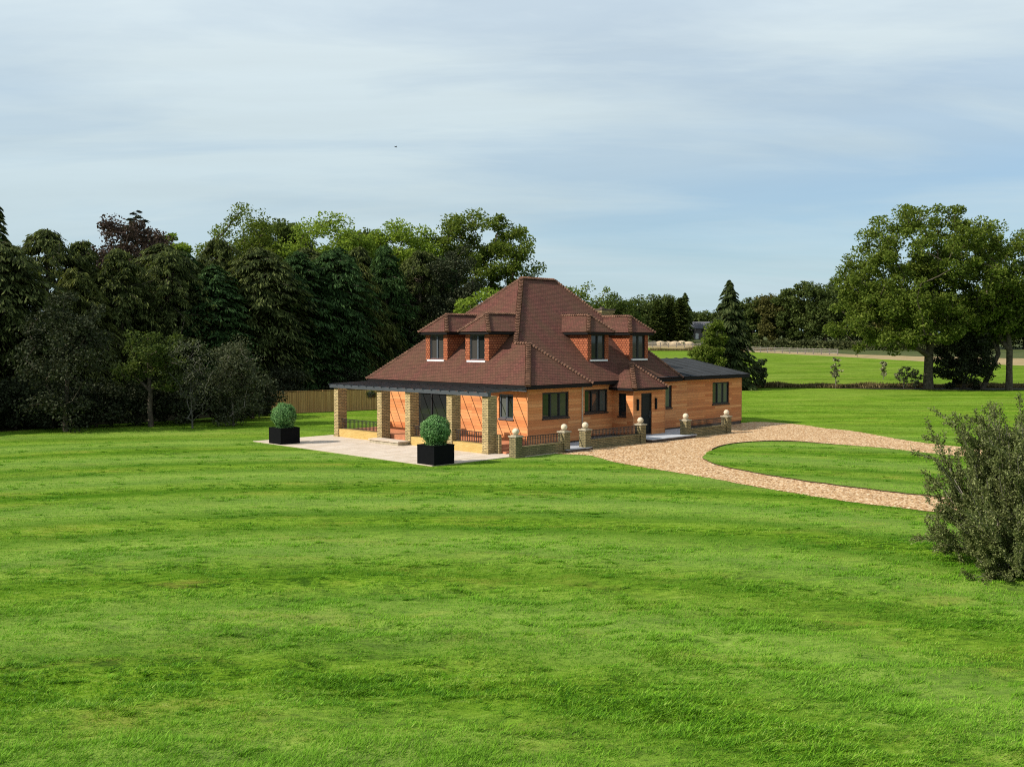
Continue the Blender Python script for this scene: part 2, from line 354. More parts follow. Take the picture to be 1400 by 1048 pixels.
LAWN_C = (-3.0, 4.0)                     # the mower's arcs run round a point on the near lawn
def lawn_color(t, tc_, stripes, isl=None):
    p = t.world()
    fine = t.noise(t.world((0.55, 1.4, 0.2)), 6.5, 6, 0.75, 0.4)
    mid = t.noise(t.world((0.5, 1.5, 0.2)), 1.5, 6, 0.68, 0.7)
    big = t.noise(t.world((0.5, 1.0, 0.2)), 0.16, 4, 0.6)
    streak = t.noise(t.world((0.16, 0.75, 0.2)), 0.7, 7, 0.72, 0.5)
    f = t.math('ADD', t.math('MULTIPLY', fine, 0.46), t.math('MULTIPLY', mid, 0.30)); f = t.math('ADD', f, t.math('MULTIPLY', streak, 0.24)); f = t.math('MULTIPLY_ADD', t.math('SUBTRACT', f, 0.5), 1.75, 0.485)
    if isl is not None: f = t.math('ADD', f, t.math('MULTIPLY', t.math('SUBTRACT', isl, 0.5), 0.46))
    c = t.ramp(f, [(0.36, tc_((0.026, 0.078, 0.004))), (0.44, tc_((0.085, 0.205, 0.008))), (0.55, tc_((0.145, 0.300, 0.013))), (0.68, tc_((0.230, 0.375, 0.045))), (0.86, tc_((0.40, 0.42, 0.17)))])
    c = t.mix(t.ramp(big, [(0.42, 0.0), (0.70, 0.5)]), c, tc_((0.185, 0.310, 0.030)))
    yel = t.noise(t.world((0.5, 1.3, 0.2)), 0.6, 6, 0.72, 0.5)
    c = t.mix(t.ramp(yel, [(0.54, 0.0), (0.72, 0.55)]), c, tc_((0.270, 0.270, 0.035)))
    far_s = t.noise(t.world((0.05, 0.42, 0.2)), 0.9, 6, 0.68, 0.6)
    sp_ = t.new('ShaderNodeSeparateXYZ'); t.l.new(p, sp_.inputs[0]); fw_ = t.math('MULTIPLY_ADD', t.math('SUBTRACT', sp_.outputs[1], 38.0), 0.06, 0.25, clamp=True)
    c = t.mix(t.math('MULTIPLY', t.ramp(far_s, [(0.50, 0.0), (0.66, 0.62)]), fw_), c, tc_((0.050, 0.125, 0.006)))
    c = t.mix(t.math('MULTIPLY', t.ramp(far_s, [(0.30, 0.45), (0.46, 0.0)]), fw_), c, tc_((0.230, 0.320, 0.035)))
    if stripes:
        s = t.new('ShaderNodeSeparateXYZ'); t.l.new(p, s.inputs[0])
        dx = t.math('SUBTRACT', s.outputs[0], LAWN_C[0]); dy = t.math('SUBTRACT', s.outputs[1], LAWN_C[1])
        r = t.math('POWER', t.math('ADD', t.math('POWER', t.math('ABSOLUTE', t.math('MULTIPLY', dx, 1.15)), 2.4), t.math('POWER', t.math('ABSOLUTE', dy), 2.4)), 1 / 2.4)
        r = t.math('ADD', r, t.math('ADD', t.math('MULTIPLY', t.noise(p, 0.12, 3), 1.3), t.math('MULTIPLY', t.noise(t.world((0.4, 1, 1)), 0.6, 3), 0.45)))
        fade = t.math('MULTIPLY', t.math('SUBTRACT', 58.0, s.outputs[1]), 0.07, clamp=True)
        brk = t.ramp(t.noise(t.world((0.25, 0.5, 0.2)), 0.5, 4, 0.6), [(0.35, 0.45), (0.6, 1.0)])
        st = t.math('MULTIPLY_ADD', t.math('SINE', t.math('MULTIPLY', r, 2 * math.pi / 2.4)), 0.5, 0.5)
        c = t.mix(t.math('MULTIPLY', t.math('MULTIPLY', t.math('POWER', st, 1.7), t.math('MULTIPLY_ADD', t.math('SUBTRACT', s.outputs[1], 14.0), 0.05, 0.35, clamp=True)), t.math('MULTIPLY', brk, fade)), c, tc_((0.055, 0.160, 0.006)))
        st2 = t.math('MULTIPLY_ADD', t.math('SINE', t.math('MULTIPLY', r, 2 * math.pi / 6.2)), 0.5, 0.5)
        c = t.mix(t.math('MULTIPLY', t.math('MULTIPLY', st2, 0.38), fade), c, tc_((0.225, 0.385, 0.055)))
    return c, t.math('ADD', t.math('MULTIPLY', fine, 0.6), t.math('ADD', mid, streak))
def m_lawn(name, tint=(1, 1, 1), stripes=True):
    t = NT(name)
    c, h = lawn_color(t, lambda q: tuple(a * b for a, b in zip(q, tint)), stripes)
    t.bump(h, 0.9, 0.1)
    return t.done(c, 1.0, 0.0)
def m_blade():
    t = NT("grass_blade"); g = t.new('ShaderNodeNewGeometry')
    c, h = lawn_color(t, lambda q: (q[0] * 1.18, q[1] * 1.30, q[2] * 0.85), True, g.outputs['Random Per Island'])
    t.done(c, 0.55, 0.14)
    tr = t.new('ShaderNodeBsdfTranslucent'); t.l.new(t.mix(0.5, c, (0.17, 0.36, 0.015)), tr.inputs['Color'])
    ms = t.new('ShaderNodeMixShader'); ms.inputs[0].default_value = 0.42
    t.l.new(t.b.outputs[0], ms.inputs[1]); t.l.new(tr.outputs[0], ms.inputs[2]); t.l.new(ms.outputs[0], t.out.inputs['Surface'])
    return t.mat
M['lawn'] = m_lawn("lawn_grass", (1.08, 0.88, 1.5))
M['field'] = m_lawn("field_grass", (1.05, 0.82, 1.6), False)
def m_stubble():
    t = NT("stubble"); n = t.noise(t.world((0.3, 1, 1)), 0.6, 6, 0.7)
    return t.done(t.ramp(n, [(0.3, (0.19, 0.14, 0.065)), (0.5, (0.31, 0.23, 0.115)), (0.75, (0.41, 0.32, 0.17))]), 0.95, 0.1)
M['stubble'] = m_stubble()
M['straw'] = m_plain('bleached_straw', (0.44, 0.34, 0.22), 0.95, 0.05, 0.25, 2.0)
def m_rough():
    t = NT("rough_ground"); n = t.noise(t.world(), 0.25, 6, 0.7)
    return t.done(t.ramp(n, [(0.3, (0.035, 0.05, 0.015)), (0.55, (0.07, 0.085, 0.025)), (0.75, (0.15, 0.12, 0.05))]), 0.95, 0.1)
M['rough'] = m_rough()
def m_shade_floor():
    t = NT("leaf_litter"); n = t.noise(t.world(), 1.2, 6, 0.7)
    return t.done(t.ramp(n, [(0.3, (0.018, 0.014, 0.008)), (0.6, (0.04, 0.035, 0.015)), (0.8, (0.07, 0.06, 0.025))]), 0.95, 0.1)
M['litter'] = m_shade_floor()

L = {}
L['conifer'] = m_leaf("dark_conifer_leaf", (0.006, 0.01, 0.003), (0.036, 0.05, 0.012), (0.185, 0.212, 0.066), 0.3, 0.6, 0.9)
L['conifer_blue'] = m_leaf("bluish_conifer_leaf", (0.006, 0.014, 0.004), (0.026, 0.058, 0.014), (0.105, 0.18, 0.056), 0.3, 0.6, 0.9)
L['conifer_olive'] = m_leaf("olive_conifer_leaf", (0.009, 0.012, 0.003), (0.05, 0.063, 0.014), (0.215, 0.232, 0.068), 0.3, 0.6, 0.9)
L['spruce'] = m_leaf("spruce_needle", (0.012, 0.02, 0.006), (0.042, 0.06, 0.018), (0.13, 0.155, 0.05), 0.25, 0.6, 0.8)
L['lime'] = m_leaf("light_green_leaf", (0.06, 0.095, 0.01), (0.165, 0.24, 0.026), (0.27, 0.34, 0.055), 0.4)
L['ash'] = m_leaf("ash_leaf", (0.036, 0.056, 0.008), (0.096, 0.138, 0.018), (0.195, 0.23, 0.042), 0.35)
L['oak'] = m_leaf("mid_green_leaf", (0.026, 0.042, 0.009), (0.06, 0.09, 0.018), (0.125, 0.155, 0.038), 0.3)
L['holly'] = m_leaf("holly_leaf", (0.011, 0.015, 0.007), (0.03, 0.038, 0.017), (0.08, 0.088, 0.048), 0.15, 0.5)
L['copper'] = m_leaf("copper_leaf", (0.026, 0.017, 0.013), (0.055, 0.036, 0.028), (0.105, 0.072, 0.055), 0.2)
L['distant'] = m_leaf("distant_leaf", (0.022, 0.034, 0.008), (0.056, 0.082, 0.018), (0.125, 0.15, 0.042), 0.25, 0.7, 0.12)
L['autumn'] = m_leaf("turning_leaf", (0.034, 0.036, 0.009), (0.078, 0.078, 0.019), (0.14, 0.125, 0.038), 0.25, 0.7, 0.12)
L['grey'] = m_leaf("greyish_leaf", (0.026, 0.03, 0.014), (0.064, 0.074, 0.036), (0.14, 0.15, 0.085), 0.2)
L['topiary'] = m_leaf("box_leaf", (0.028, 0.085, 0.02), (0.095, 0.22, 0.062), (0.29, 0.46, 0.19), 0.2, 0.4, 3.0)
L['shrub'] = m_leaf("olive_shrub_leaf", (0.028, 0.034, 0.01), (0.105, 0.128, 0.036), (0.28, 0.295, 0.125), 0.28, 0.5, 1.0)
L['hedge'] = m_leaf("bramble_leaf", (0.020, 0.028, 0.009), (0.052, 0.062, 0.020), (0.115, 0.115, 0.045), 0.2, 0.7, 0.2)
L['silver'] = m_leaf("pale_sapling_leaf", (0.05, 0.06, 0.025), (0.17, 0.18, 0.09), (0.45, 0.42, 0.26), 0.25)
L['dry'] = m_leaf("dry_grass_stem", (0.06, 0.045, 0.02), (0.13, 0.095, 0.04), (0.26, 0.20, 0.10), 0.2, 0.9, 0.5)
L['blade'] = m_blade()

# ------------------------------------------------------------------ ground
def far_z(y): return np.interp(y, [105, 180, 260, 320, 420, 700, 1500], [0, 1.6, 3.0, 5.4, 7.5, 10, 12])
def vnoise(x, y, s, seed=0):
    x = np.asarray(x, float) / s; y = np.asarray(y, float) / s
    xi = np.floor(x).astype(np.int64); yi = np.floor(y).astype(np.int64); fx = x - xi; fy = y - yi
    fx = fx * fx * (3 - 2 * fx); fy = fy * fy * (3 - 2 * fy)
    def h(a, b):
        n = (a * 374761393 + b * 668265263 + seed * 974711) & 0x7fffffff
        n = ((n ^ (n >> 13)) * 1274126177) & 0x7fffffff
        return ((n ^ (n >> 16)) & 0xffff) / 65535.0
    return (h(xi, yi) * (1 - fx) + h(xi + 1, yi) * fx) * (1 - fy) + (h(xi, yi + 1) * (1 - fx) + h(xi + 1, yi + 1) * fx) * fy
def lawn_z(x, y):
    k = np.clip((25.5 - y) / 6, 0, 1)
    return k * (0.05 * (vnoise(x * 0.6, y, 1.1, 3) - 0.5) + 0.13 * (vnoise(x * 0.6, y, 0.4, 5) - 0.5))
def grid_sheet(name, X, Y, Z, mat, kind='structure', smooth=True):
    nr, nc = X.shape
    v = np.stack([X.ravel(), Y.ravel(), Z.ravel()], 1)
    i = np.arange(nr * nc).reshape(nr, nc)
    f = np.stack([i[:-1, :-1].ravel(), i[:-1, 1:].ravel(), i[1:, 1:].ravel(), i[1:, :-1].ravel()], 1)
    o = np_mesh(name, v, f, mat, smooth=smooth); tag(o, kind=kind); return o
xs = np.concatenate([np.linspace(-260, -26, 30), np.arange(-25, 25.01, 0.2), np.linspace(26, 260, 30)])
ys = np.concatenate([np.linspace(-60, 1, 8), np.arange(2, 28.01, 0.12), np.linspace(29, 103, 34)])
X, Y = np.meshgrid(xs, ys)
grid_sheet('lawn', X, Y, lawn_z(X, Y), M['lawn'])
fx = np.linspace(-260, 260, 131)
B = np.interp(fx, [-200, 38.8, 55, 68.7, 79, 120], [290, 262, 225, 175, 155, 122])
def band(name, y0, y1, n, mat):
    t = np.linspace(0, 1, n)[:, None]; Y = y0[None, :] * (1 - t) + y1[None, :] * t; X = np.repeat(fx[None, :], n, 0)
    grid_sheet(name, X, Y, far_z(Y) + (0.12 * (vnoise(X, Y, 7, 9) - 0.5) * np.clip((Y - 103) / 8, 0, 1)), mat)
band('field', np.full_like(fx, 103.0), B, 60, M['field'])
band('stubble_field', B, B + 42, 12, M['stubble'])
fx = np.linspace(-260, 260, 131)
band('rough_ground', B + 42, np.full_like(fx, 700.0), 40, M['rough'])
X, Y = np.meshgrid(np.linspace(-3500, 3500, 30), np.concatenate([[690], np.linspace(760, 4500, 14)]))
grid_sheet('land', X, Y, far_z(Y) - 0.1, M['rough'])
X, Y = np.meshgrid(np.array([-3500, -260.0]), np.array([-300, 700.0])); grid_sheet('land', X, Y, far_z(Y) * 0 - 0.05, M['rough'])
X, Y = np.meshgrid(np.array([260.0, 3500]), np.array([-300, 700.0])); grid_sheet('land', X, Y, far_z(Y) * 0 - 0.05, M['rough'])

def flat_ngon(name, pts, z, mat, rim=None, skirt=0.0):
    mb = MB(); mb.poly([(x, y, z) for x, y in pts], 0)
    if skirt:
        for a, b in zip(pts, pts[1:] + pts[:1]): mb.poly([(*a, z - skirt), (*b, z - skirt), (*b, z), (*a, z)], 1)
    o = mb.build(name, [mat, rim or mat]); return tag(o, kind='structure')
def smooth_path(pts, n=6):
    out = []
    P = [np.array(p, float) for p in pts]
    for i in range(len(P) - 1):
        a, b, c, d = P[max(i - 1, 0)], P[i], P[i + 1], P[min(i + 2, len(P) - 1)]
        for k in range(n):
            t = k / n
            out.append(tuple(0.5 * ((2 * b) + (c - a) * t + (2 * a - 5 * b + 4 * c - d) * t * t + (3 * b - a - 3 * c + d) * t ** 3)))
    return out + [tuple(P[-1])]
near = [(1.0, 42.8), (3.1, 41.9), (3.52, 41.15), (4.1, 39.6), (4.84, 38.24), (5.64, 36.94), (6.82, 35.23), (8.43, 32.33), (10.04, 29.94), (11.78, 28.12), (14.0, 26.4), (18, 25.2), (24, 25), (40, 23), (70, 20)]
far = [(70, 28), (40, 32), (29, 36), (24, 41.0), (20.55, 45.31), (19.33, 48.17), (18.87, 50.8), (18.41, 53.3), (17.53, 54.87), (16.67, 57.53), (15.73, 58.83), (14.6, 59.2), (13.76, 58.6), (12.5, 57.6), (8.0, 56)]
rs = random.Random(4)
def jitter(pts, a): return [(x + rs.uniform(-a, a), y + rs.uniform(-a, a)) for x, y in pts]
flat_ngon('gravel_drive', jitter(smooth_path(near, 8), 0.05) + jitter(smooth_path(far, 8), 0.07), 0.012, M['gravel'])
isl_top = [(7.85, 40.6), (8.11, 41.5), (8.65, 43.06), (9.53, 45.0), (10.7, 46.45), (12.3, 47.29), (13.66, 47.12), (14.74, 46.12), (16.56, 44.54), (18.05, 42.22), (20.3, 39)]
isl_bot = [(21, 35.5), (19.6, 32.0), (17, 30.2), (14.6, 29.9), (13.13, 30.65), (11.86, 31.85), (10.13, 34.03), (9.25, 35.52), (8.36, 37.47), (7.97, 38.93)]
isl = smooth_path(isl_top + isl_bot + [isl_top[0]], 6)[:-1]
flat_ngon('lawn_island', jitter(isl, 0.05), 0.05, M['lawn'], M['soil'], 0.05)

# house terrace, patio
mb = MB(); mb.box((-0.0, -1.55, 0), (13.6, 0.93, 0.12), 0); mb.box((0.4, -2.05, 0), (2.1, -1.551, 0.115), 1, 0)
o = mb.build('path', [M['step'], M['step_side']]); o.location = W(0, 0); o.rotation_euler = (0, 0, YAW); tag(o, kind='structure')
mb = MB(); mb.box((-6.85, -1.5, -0.02), (-2.05, 11.9, 0.03), 0); mb.box((-2.049, -1.85, -0.02), (-0.003, -0.0, 0.029), 0)
o = mb.build('patio', M['patio']); o.location = W(0, 0); o.rotation_euler = (0, 0, YAW); tag(o, kind='structure')

# ------------------------------------------------------------------ the house
house = empty('house', W(0, 0), YAW)
tag(house, 'cedar clad house with steep red clay tile roof and four dormers', 'house')
VW = 11.1; FV = 0.95; WE = 18.95; BAY = 3.6; PU0, PU1, PV = 7.05, 9.65, -0.4; EZ = 2.9

def wall_panel(mb, fr, s0, s1, z0, z1, holes=(), reveal=0.09, m=0):
    """fr(s, depth, z) -> point; holes (s0, s1, z0, z1)"""
    ss = sorted({s0, s1, *[h[0] for h in holes], *[h[1] for h in holes]}); zs = sorted({z0, z1, *[h[2] for h in holes], *[h[3] for h in holes]})
    for a, b in zip(ss, ss[1:]):
        for c, d in zip(zs, zs[1:]):
            if any(h[0] <= (a + b) / 2 <= h[1] and h[2] <= (c + d) / 2 <= h[3] for h in holes): continue
            mb.poly([fr(a, 0, c), fr(b, 0, c), fr(b, 0, d), fr(a, 0, d)], m)
    for a, b, c, d in holes:
        for p, q in (((a, c), (b, c)), ((b, c), (b, d)), ((b, d), (a, d)), ((a, d), (a, c))):
            mb.poly([fr(p[0], 0, p[1]), fr(q[0], 0, q[1]), fr(q[0], reveal + 0.08, q[1]), fr(p[0], reveal + 0.08, p[1])], m)
# frames: each wall's s runs to the viewer's right
def fr_ver(s, d, z): return (0 + d, -s, z)           # veranda wall, s = -v
def fr_bay(s, d, z): return (s, 0 + d, z)
def fr_front(s, d, z): return (s, FV + d, z)
def fr_porch(s, d, z): return (s, PV + d, z)
def fr_pside(s, d, z): return (PU0 + d, -s, z)       # porch left side, s = -v
WIN = dict(w_ver=(fr_ver, -1.85, -0.92, 1.32, 2.44), w_bay=(fr_bay, 0.95, 2.74, 1.34, 2.52), w_mid=(fr_front, 4.95, 6.69, 1.33, 2.48),
           w_narrow=(fr_front, 11.3, 12.09, 1.28, 2.49), w_wing=(fr_front, 15.94, 17.65, 1.28, 2.52), w_pside=(fr_pside, -0.55, -0.06, 1.12, 2.25))
def hole(k): f, a, b, c, d = WIN[k]; return (a, b, c, d)
DOOR = (7.68, 8.56, 0.16, 2.26); GLZ = (-8.0, -5.45, 0.40, 2.33)
ZB = 0.2
mb = MB()
wall_panel(mb, fr_ver, -VW, 0, ZB, 2.86, [hole('w_ver'), GLZ])
wall_panel(mb, fr_bay, 0, BAY, ZB, 2.86, [hole('w_bay')])
mb.poly([(BAY, 0, ZB), (BAY, FV, ZB), (BAY, FV, 2.86), (BAY, 0, 2.86)])
wall_panel(mb, fr_front, BAY, WE, ZB, 2.86, [hole('w_mid'), hole('w_narrow'), hole('w_wing')])
wall_panel(mb, fr_porch, PU0, PU1, ZB, 2.55, [DOOR])
wall_panel(mb, fr_pside, -FV, -PV, ZB, 2.55, [hole('w_pside')])
mb.poly([(PU1, PV, ZB), (PU1, FV, ZB), (PU1, FV, 2.55), (PU1, PV, 2.55)])
mb.poly([(WE, FV, ZB), (WE, 9.1, ZB), (WE, 9.1, 2.9), (WE, 5.0, 3.72), (WE, FV, 2.9)])
mb.poly([(0, VW, ZB), (0, VW, 2.86), (12.3, VW, 2.86), (12.3, VW, ZB)]); mb.poly([(12.3, 9.1, ZB), (12.3, 9.1, 2.9), (WE, 9.1, 2.9), (WE, 9.1, ZB)])
mb.poly([(12.3, VW, ZB), (12.3, VW, 2.86), (12.3, 9.1, 2.86), (12.3, 9.1, ZB)])
mb.build('wall', M['cedar'], house)
mb = MB()                                            # brick plinth, just behind the cladding line
pl = 0.03
for a, b in (((0, 0), (0, VW)), ((0, 0), (BAY, 0)), ((BAY, 0), (BAY, FV)), ((BAY, FV), (PU0, FV)), ((PU0, FV), (PU0, PV)), ((PU0, PV), (PU1, PV)), ((PU1, PV), (PU1, FV)), ((PU1, FV), (WE, FV)), ((WE, FV), (WE, 9.1))):
    d = Vector((b[0] - a[0], b[1] - a[1], 0)).normalized(); n = Vector((-d.y, d.x, 0)) * pl
    if a == (0, 0) and b == (0, VW): n = Vector((pl, 0, 0))
    mb.poly([(a[0] + n.x, a[1] + n.y, 0), (b[0] + n.x, b[1] + n.y, 0), (b[0] + n.x, b[1] + n.y, ZB + 0.02), (a[0] + n.x, a[1] + n.y, ZB + 0.02)])
mb.build('plinth', M['step_side'], house)
trim_m = m_plain("cedar_corner", (0.50, 0.22, 0.09), 0.6)
for u, v, z1 in ((-0.012, -0.012, 2.74), (WE - 0.03, FV - 0.012, 2.85), (PU0 - 0.012, PV - 0.012, 2.5), (PU1 - 0.03, PV - 0.012, 2.5)):
    mb = MB(); mb.box((u, v, ZB), (u + 0.045, v + 0.045, z1)); mb.build('corner_trim', trim_m, house)
mb = MB(); mb.tube([(BAY + 0.06, -0.03, 2.75), (BAY + 0.06, -0.03, 0.15)], [0.04, 0.04], 8)
mb.build('downpipe', m_plain("pale_downpipe", (0.55, 0.42, 0.32), 0.5), house, True)

def window(parent, name, fr, a, b, c, d, lights, frame=M['anthracite'], glass=(M['glass'],), rec=0.05, fw=0.075, sill=True, transom=None):
    mb = MB()
    def bx(s0, s1, z0, z1, d0, d1):
        p, q = fr(s0, d0, z0), fr(s1, d1, z1); mb.box(p, q)
    g = 0.004
    bx(a + g, a + fw, c + g, d - g, rec, rec + 0.07); bx(b - fw, b - g, c + g, d - g, rec, rec + 0.07)
    bx(a + fw, b - fw, d - fw, d - g, rec, rec + 0.07); bx(a + fw, b - fw, c + g, c + fw, rec, rec + 0.07)
    for k in range(1, lights):
        s = a + (b - a) * k / lights; bx(s - 0.05, s + 0.05, c + fw, d - fw, rec + 0.002, rec + 0.068)
    if transom: bx(a + fw, b - fw, transom - 0.03, transom + 0.03, rec + 0.004, rec + 0.066)
    o = mb.build(name, frame, parent)
    for k in range(lights):
        s0 = a + (b - a) * k / lights + 0.02; s1 = a + (b - a) * (k + 1) / lights - 0.02
        gl = MB(); dd = rec + 0.05; gl.poly([fr(s0, dd, c + 0.02), fr(s1, dd, c + 0.02), fr(s1, dd, d - 0.02), fr(s0, dd, d - 0.02)])
        gl.build('pane', glass[k % len(glass)], o)
    if sill:
        sb = MB(); sb.box(fr(a - 0.03, -0.05, c - 0.06), fr(b + 0.03, rec, c - 0.002)); sb.build('sill', frame, o)
    return o
G, GB, GC = M['glass'], M['glass_blind'], M['glass_curtain']
window(house, 'window', *WIN['w_ver'], 2, M['frame_grey'], (GB, G), transom=None)
window(house, 'window', *WIN['w_bay'], 3, M['anthracite'], (G, GC, GC))
window(house, 'window', *WIN['w_mid'], 3, M['anthracite'], (G, GC, GB))
window(house, 'window', *WIN['w_narrow'], 1, M['anthracite'], (GB,))
window(house, 'window', *WIN['w_wing'], 3, M['anthracite'], (GC, GB, GB))
window(house, 'window', *WIN['w_pside'], 1, M['anthracite'], (G,))
window(house, 'sliding_door', fr_ver, *GLZ, 2, M['anthracite'], (G, G), sill=False)
# front door
mb = MB(); a, b, c, d = DOOR
mb.box(fr_porch(a + 0.05, 0.08, c), fr_porch(b - 0.05, 0.13, d - 0.05))
for z0, z1 in ((0.3, 1.0), (1.12, 2.05)): mb.box(fr_porch(a + 0.16, 0.068, z0), fr_porch(b - 0.16, 0.079, z1))
dr = mb.build('door', M['black_door'], house)
tag(dr, 'black front door')
mb = MB(); mb.tube([fr_porch(b - 0.13, 0.03, 1.0), fr_porch(b - 0.13, 0.03, 1.35)], [0.014, 0.014], 6); mb.build('handle', M['frame_grey'], dr)
mb = MB()
for p, q in (((a, c), (a + 0.05, d)), ((b - 0.05, c), (b, d)), ((a + 0.05, d - 0.05), (b - 0.05, d))): mb.box(fr_porch(p[0] + 0.002, 0.05, p[1]), fr_porch(q[0] - 0.002, 0.14, q[1] - 0.002))
mb.build('door_frame', M['anthracite'], house)
for s in (7.35, 8.83):
    mb = MB(); mb.box(fr_porch(s - 0.05, -0.09, 1.42), fr_porch(s + 0.05, -0.02, 1.95)); mb.box(fr_porch(s - 0.03, -0.02, 1.6), fr_porch(s + 0.03, 0, 1.78)); mb.box(fr_porch(s - 0.06, -0.1, 1.951), fr_porch(s + 0.06, -0.01, 1.985))
    mb.build('wall_lamp', M['fascia'], house)

# ---- main roof
R1, R2 = (5.8, 6.15, 8.2), (8.4, 6.15, 8.2)
A = (-0.4, -0.4, EZ); Bc = (4.0, -0.4, EZ); B2 = (4.0, 0.6, EZ); Lc = (-0.4, 11.5, EZ); F2 = (12.65, 0.6, EZ); F3 = (12.65, 11.5, EZ)
kv = (8.2 - EZ) / (R1[0] + 0.4); kf = (8.2 - EZ) / (R1[1] - 0.6)
Pz = EZ + kv * 2.2; P = (1.8, 1.72, Pz); Q = (1.8, 0.6 + (Pz - EZ) / kf, Pz)
roof = MB()
roof.poly([A, P, Q, R1, Lc][::-1]); roof.poly([A, Bc, P]); roof.poly([Bc, B2, Q, P]); roof.poly([B2, F2, R2, R1, Q])
roof.poly([F2, F3, R2]); roof.poly([F3, Lc, R1, R2])
# porch roof
pa, pb, pe = (6.76, -0.7, 2.55), (9.52, -0.7, 2.55), (8.14, 0.62, 3.77)
pback = (8.14, 1.9, 3.77)
roof.poly([pa, pb, pe]); roof.poly([(6.76, 1.0, 2.55), pa, pe, pback]); roof.poly([pb, (9.52, 1.0, 2.55), pback, pe])
roof_o = roof.build('roof', M['roof_tile'], house)
def hip_tiles(mb, a, b, w=0.15, step=0.15, h0=0.02, h1=0.085):
    """overlapping half-round tiles from a (low) to b (high)"""
    a, b = Vector(a), Vector(b); d = b - a; n = max(1, int(d.length / step)); d /= n
    x = d.cross(Vector((0, 0, 1))).normalized(); up = x.cross(d).normalized()
    for i in range(n):
        p = a + d * i; q = p + d * 1.12
        e = []
        for c, r, h in ((p, w, h1), (q, w * 0.72, h0)):
            e.append([c + x * r * math.cos(t) + up * (h * math.sin(t) - 0.35 * r * (abs(math.cos(t)) > 0.9)) for t in (math.pi * k / 5 for k in range(6))])
        for k in range(5): mb.poly([e[0][k], e[0][k + 1], e[1][k + 1], e[1][k]])
        mb.poly(e[0][::-1])
mb = MB()
for a, b in ((A, P), (Bc, P), (P, Q), (Q, R1), (Lc, R1), (R1, R2), (F2, R2), (F3, R2), (pa, pe), (pb, pe)): hip_tiles(mb, a, b)
mb.build('hip_tiles', M['hip_tile'], roof_o)
# fascia and gutter round the eaves
mb = MB()
def eave(a, b, z=EZ, h=0.17, t=0.1, inset=0.05):
    a, b = Vector((a[0], a[1], z - 0.015 - h / 2)), Vector((b[0], b[1], z - 0.015 - h / 2)); d = (b - a).normalized(); n = Vector((-d.y, d.x, 0)) * inset
    mb.bar(a + n + d * inset, b + n - d * inset, t, h)
eave(Lc, A); eave(A, Bc); eave(Bc, B2); eave(B2, F2); eave((6.76, 1.0), pa, 2.55, 0.12); eave(pa, pb, 2.55, 0.121); eave(pb, (9.52, 1.0), 2.55, 0.12)
mb.box((-0.3, -0.3, 2.735), (-0.002, 11.4, 2.75)); mb.box((-0.002, -0.3, 2.736), (3.9, -0.002, 2.751)); mb.box((BAY + 0.002, -0.002, 2.737), (3.9, FV - 0.002, 2.752)); mb.box((3.9, 0.7, 2.738), (12.6, FV - 0.002, 2.753))
mb.box((6.85, -0.62, 2.44), (9.43, FV - 0.01, 2.455))
mb.build('fascia', M['fascia'], roof_o)
# wing roof: low pitched dark sheet with seams
mb = MB(); wr0, wrm, wr1 = (0.55, EZ + 0.05), (5.0, 3.82), (9.45, EZ + 0.05)
UE = WE + 0.28
for (v0, z0), (v1, z1) in ((wr0, wrm), (wrm, wr1)):
    mb.poly([(9.0, v0, z0), (UE, v0, z0), (UE, v1, z1), (9.0, v1, z1)])
    u = 11.4
    while u < UE - 0.2:
        mb.bar((u, v0 + 0.01, z0 + 0.012), (u, v1, z1 + 0.012), 0.06, 0.05); u += 0.95
wroof = mb.build('wing_roof', M['felt'], house)
mb = MB()
mb.box((12.7, 0.56, EZ - 0.16), (UE, 0.66, EZ + 0.035)); mb.bar((UE - 0.03, 0.67, EZ - 0.03), (UE - 0.03, 5.0, 3.70), 0.06, 0.2); mb.bar((UE - 0.03, 5.0, 3.70), (UE - 0.03, 9.4, EZ - 0.03), 0.06, 0.2)
mb.box((12.7, 0.66, EZ - 0.15), (UE - 0.07, FV - 0.002, EZ - 0.135))
mb.build('fascia', M['fascia'], wroof)
# chimney
mb = MB(); mb.box((10.3, 4.4, 4.6), (11.3, 5.2, 6.42)); mb.box((10.24, 4.34, 6.42), (11.36, 5.26, 6.56)); ch = mb.build('chimney', M['brick'], roof_o)
tag(ch)
mb = MB(); mb.box((10.2, 4.3, 6.56), (11.4, 5.3, 6.64)); mb.tube([(10.8, 4.8, 6.64), (10.8, 4.8, 6.75)], [0.14, 0.12], 10)
mb.build('chimney_cap', M['step_side'], roof_o)

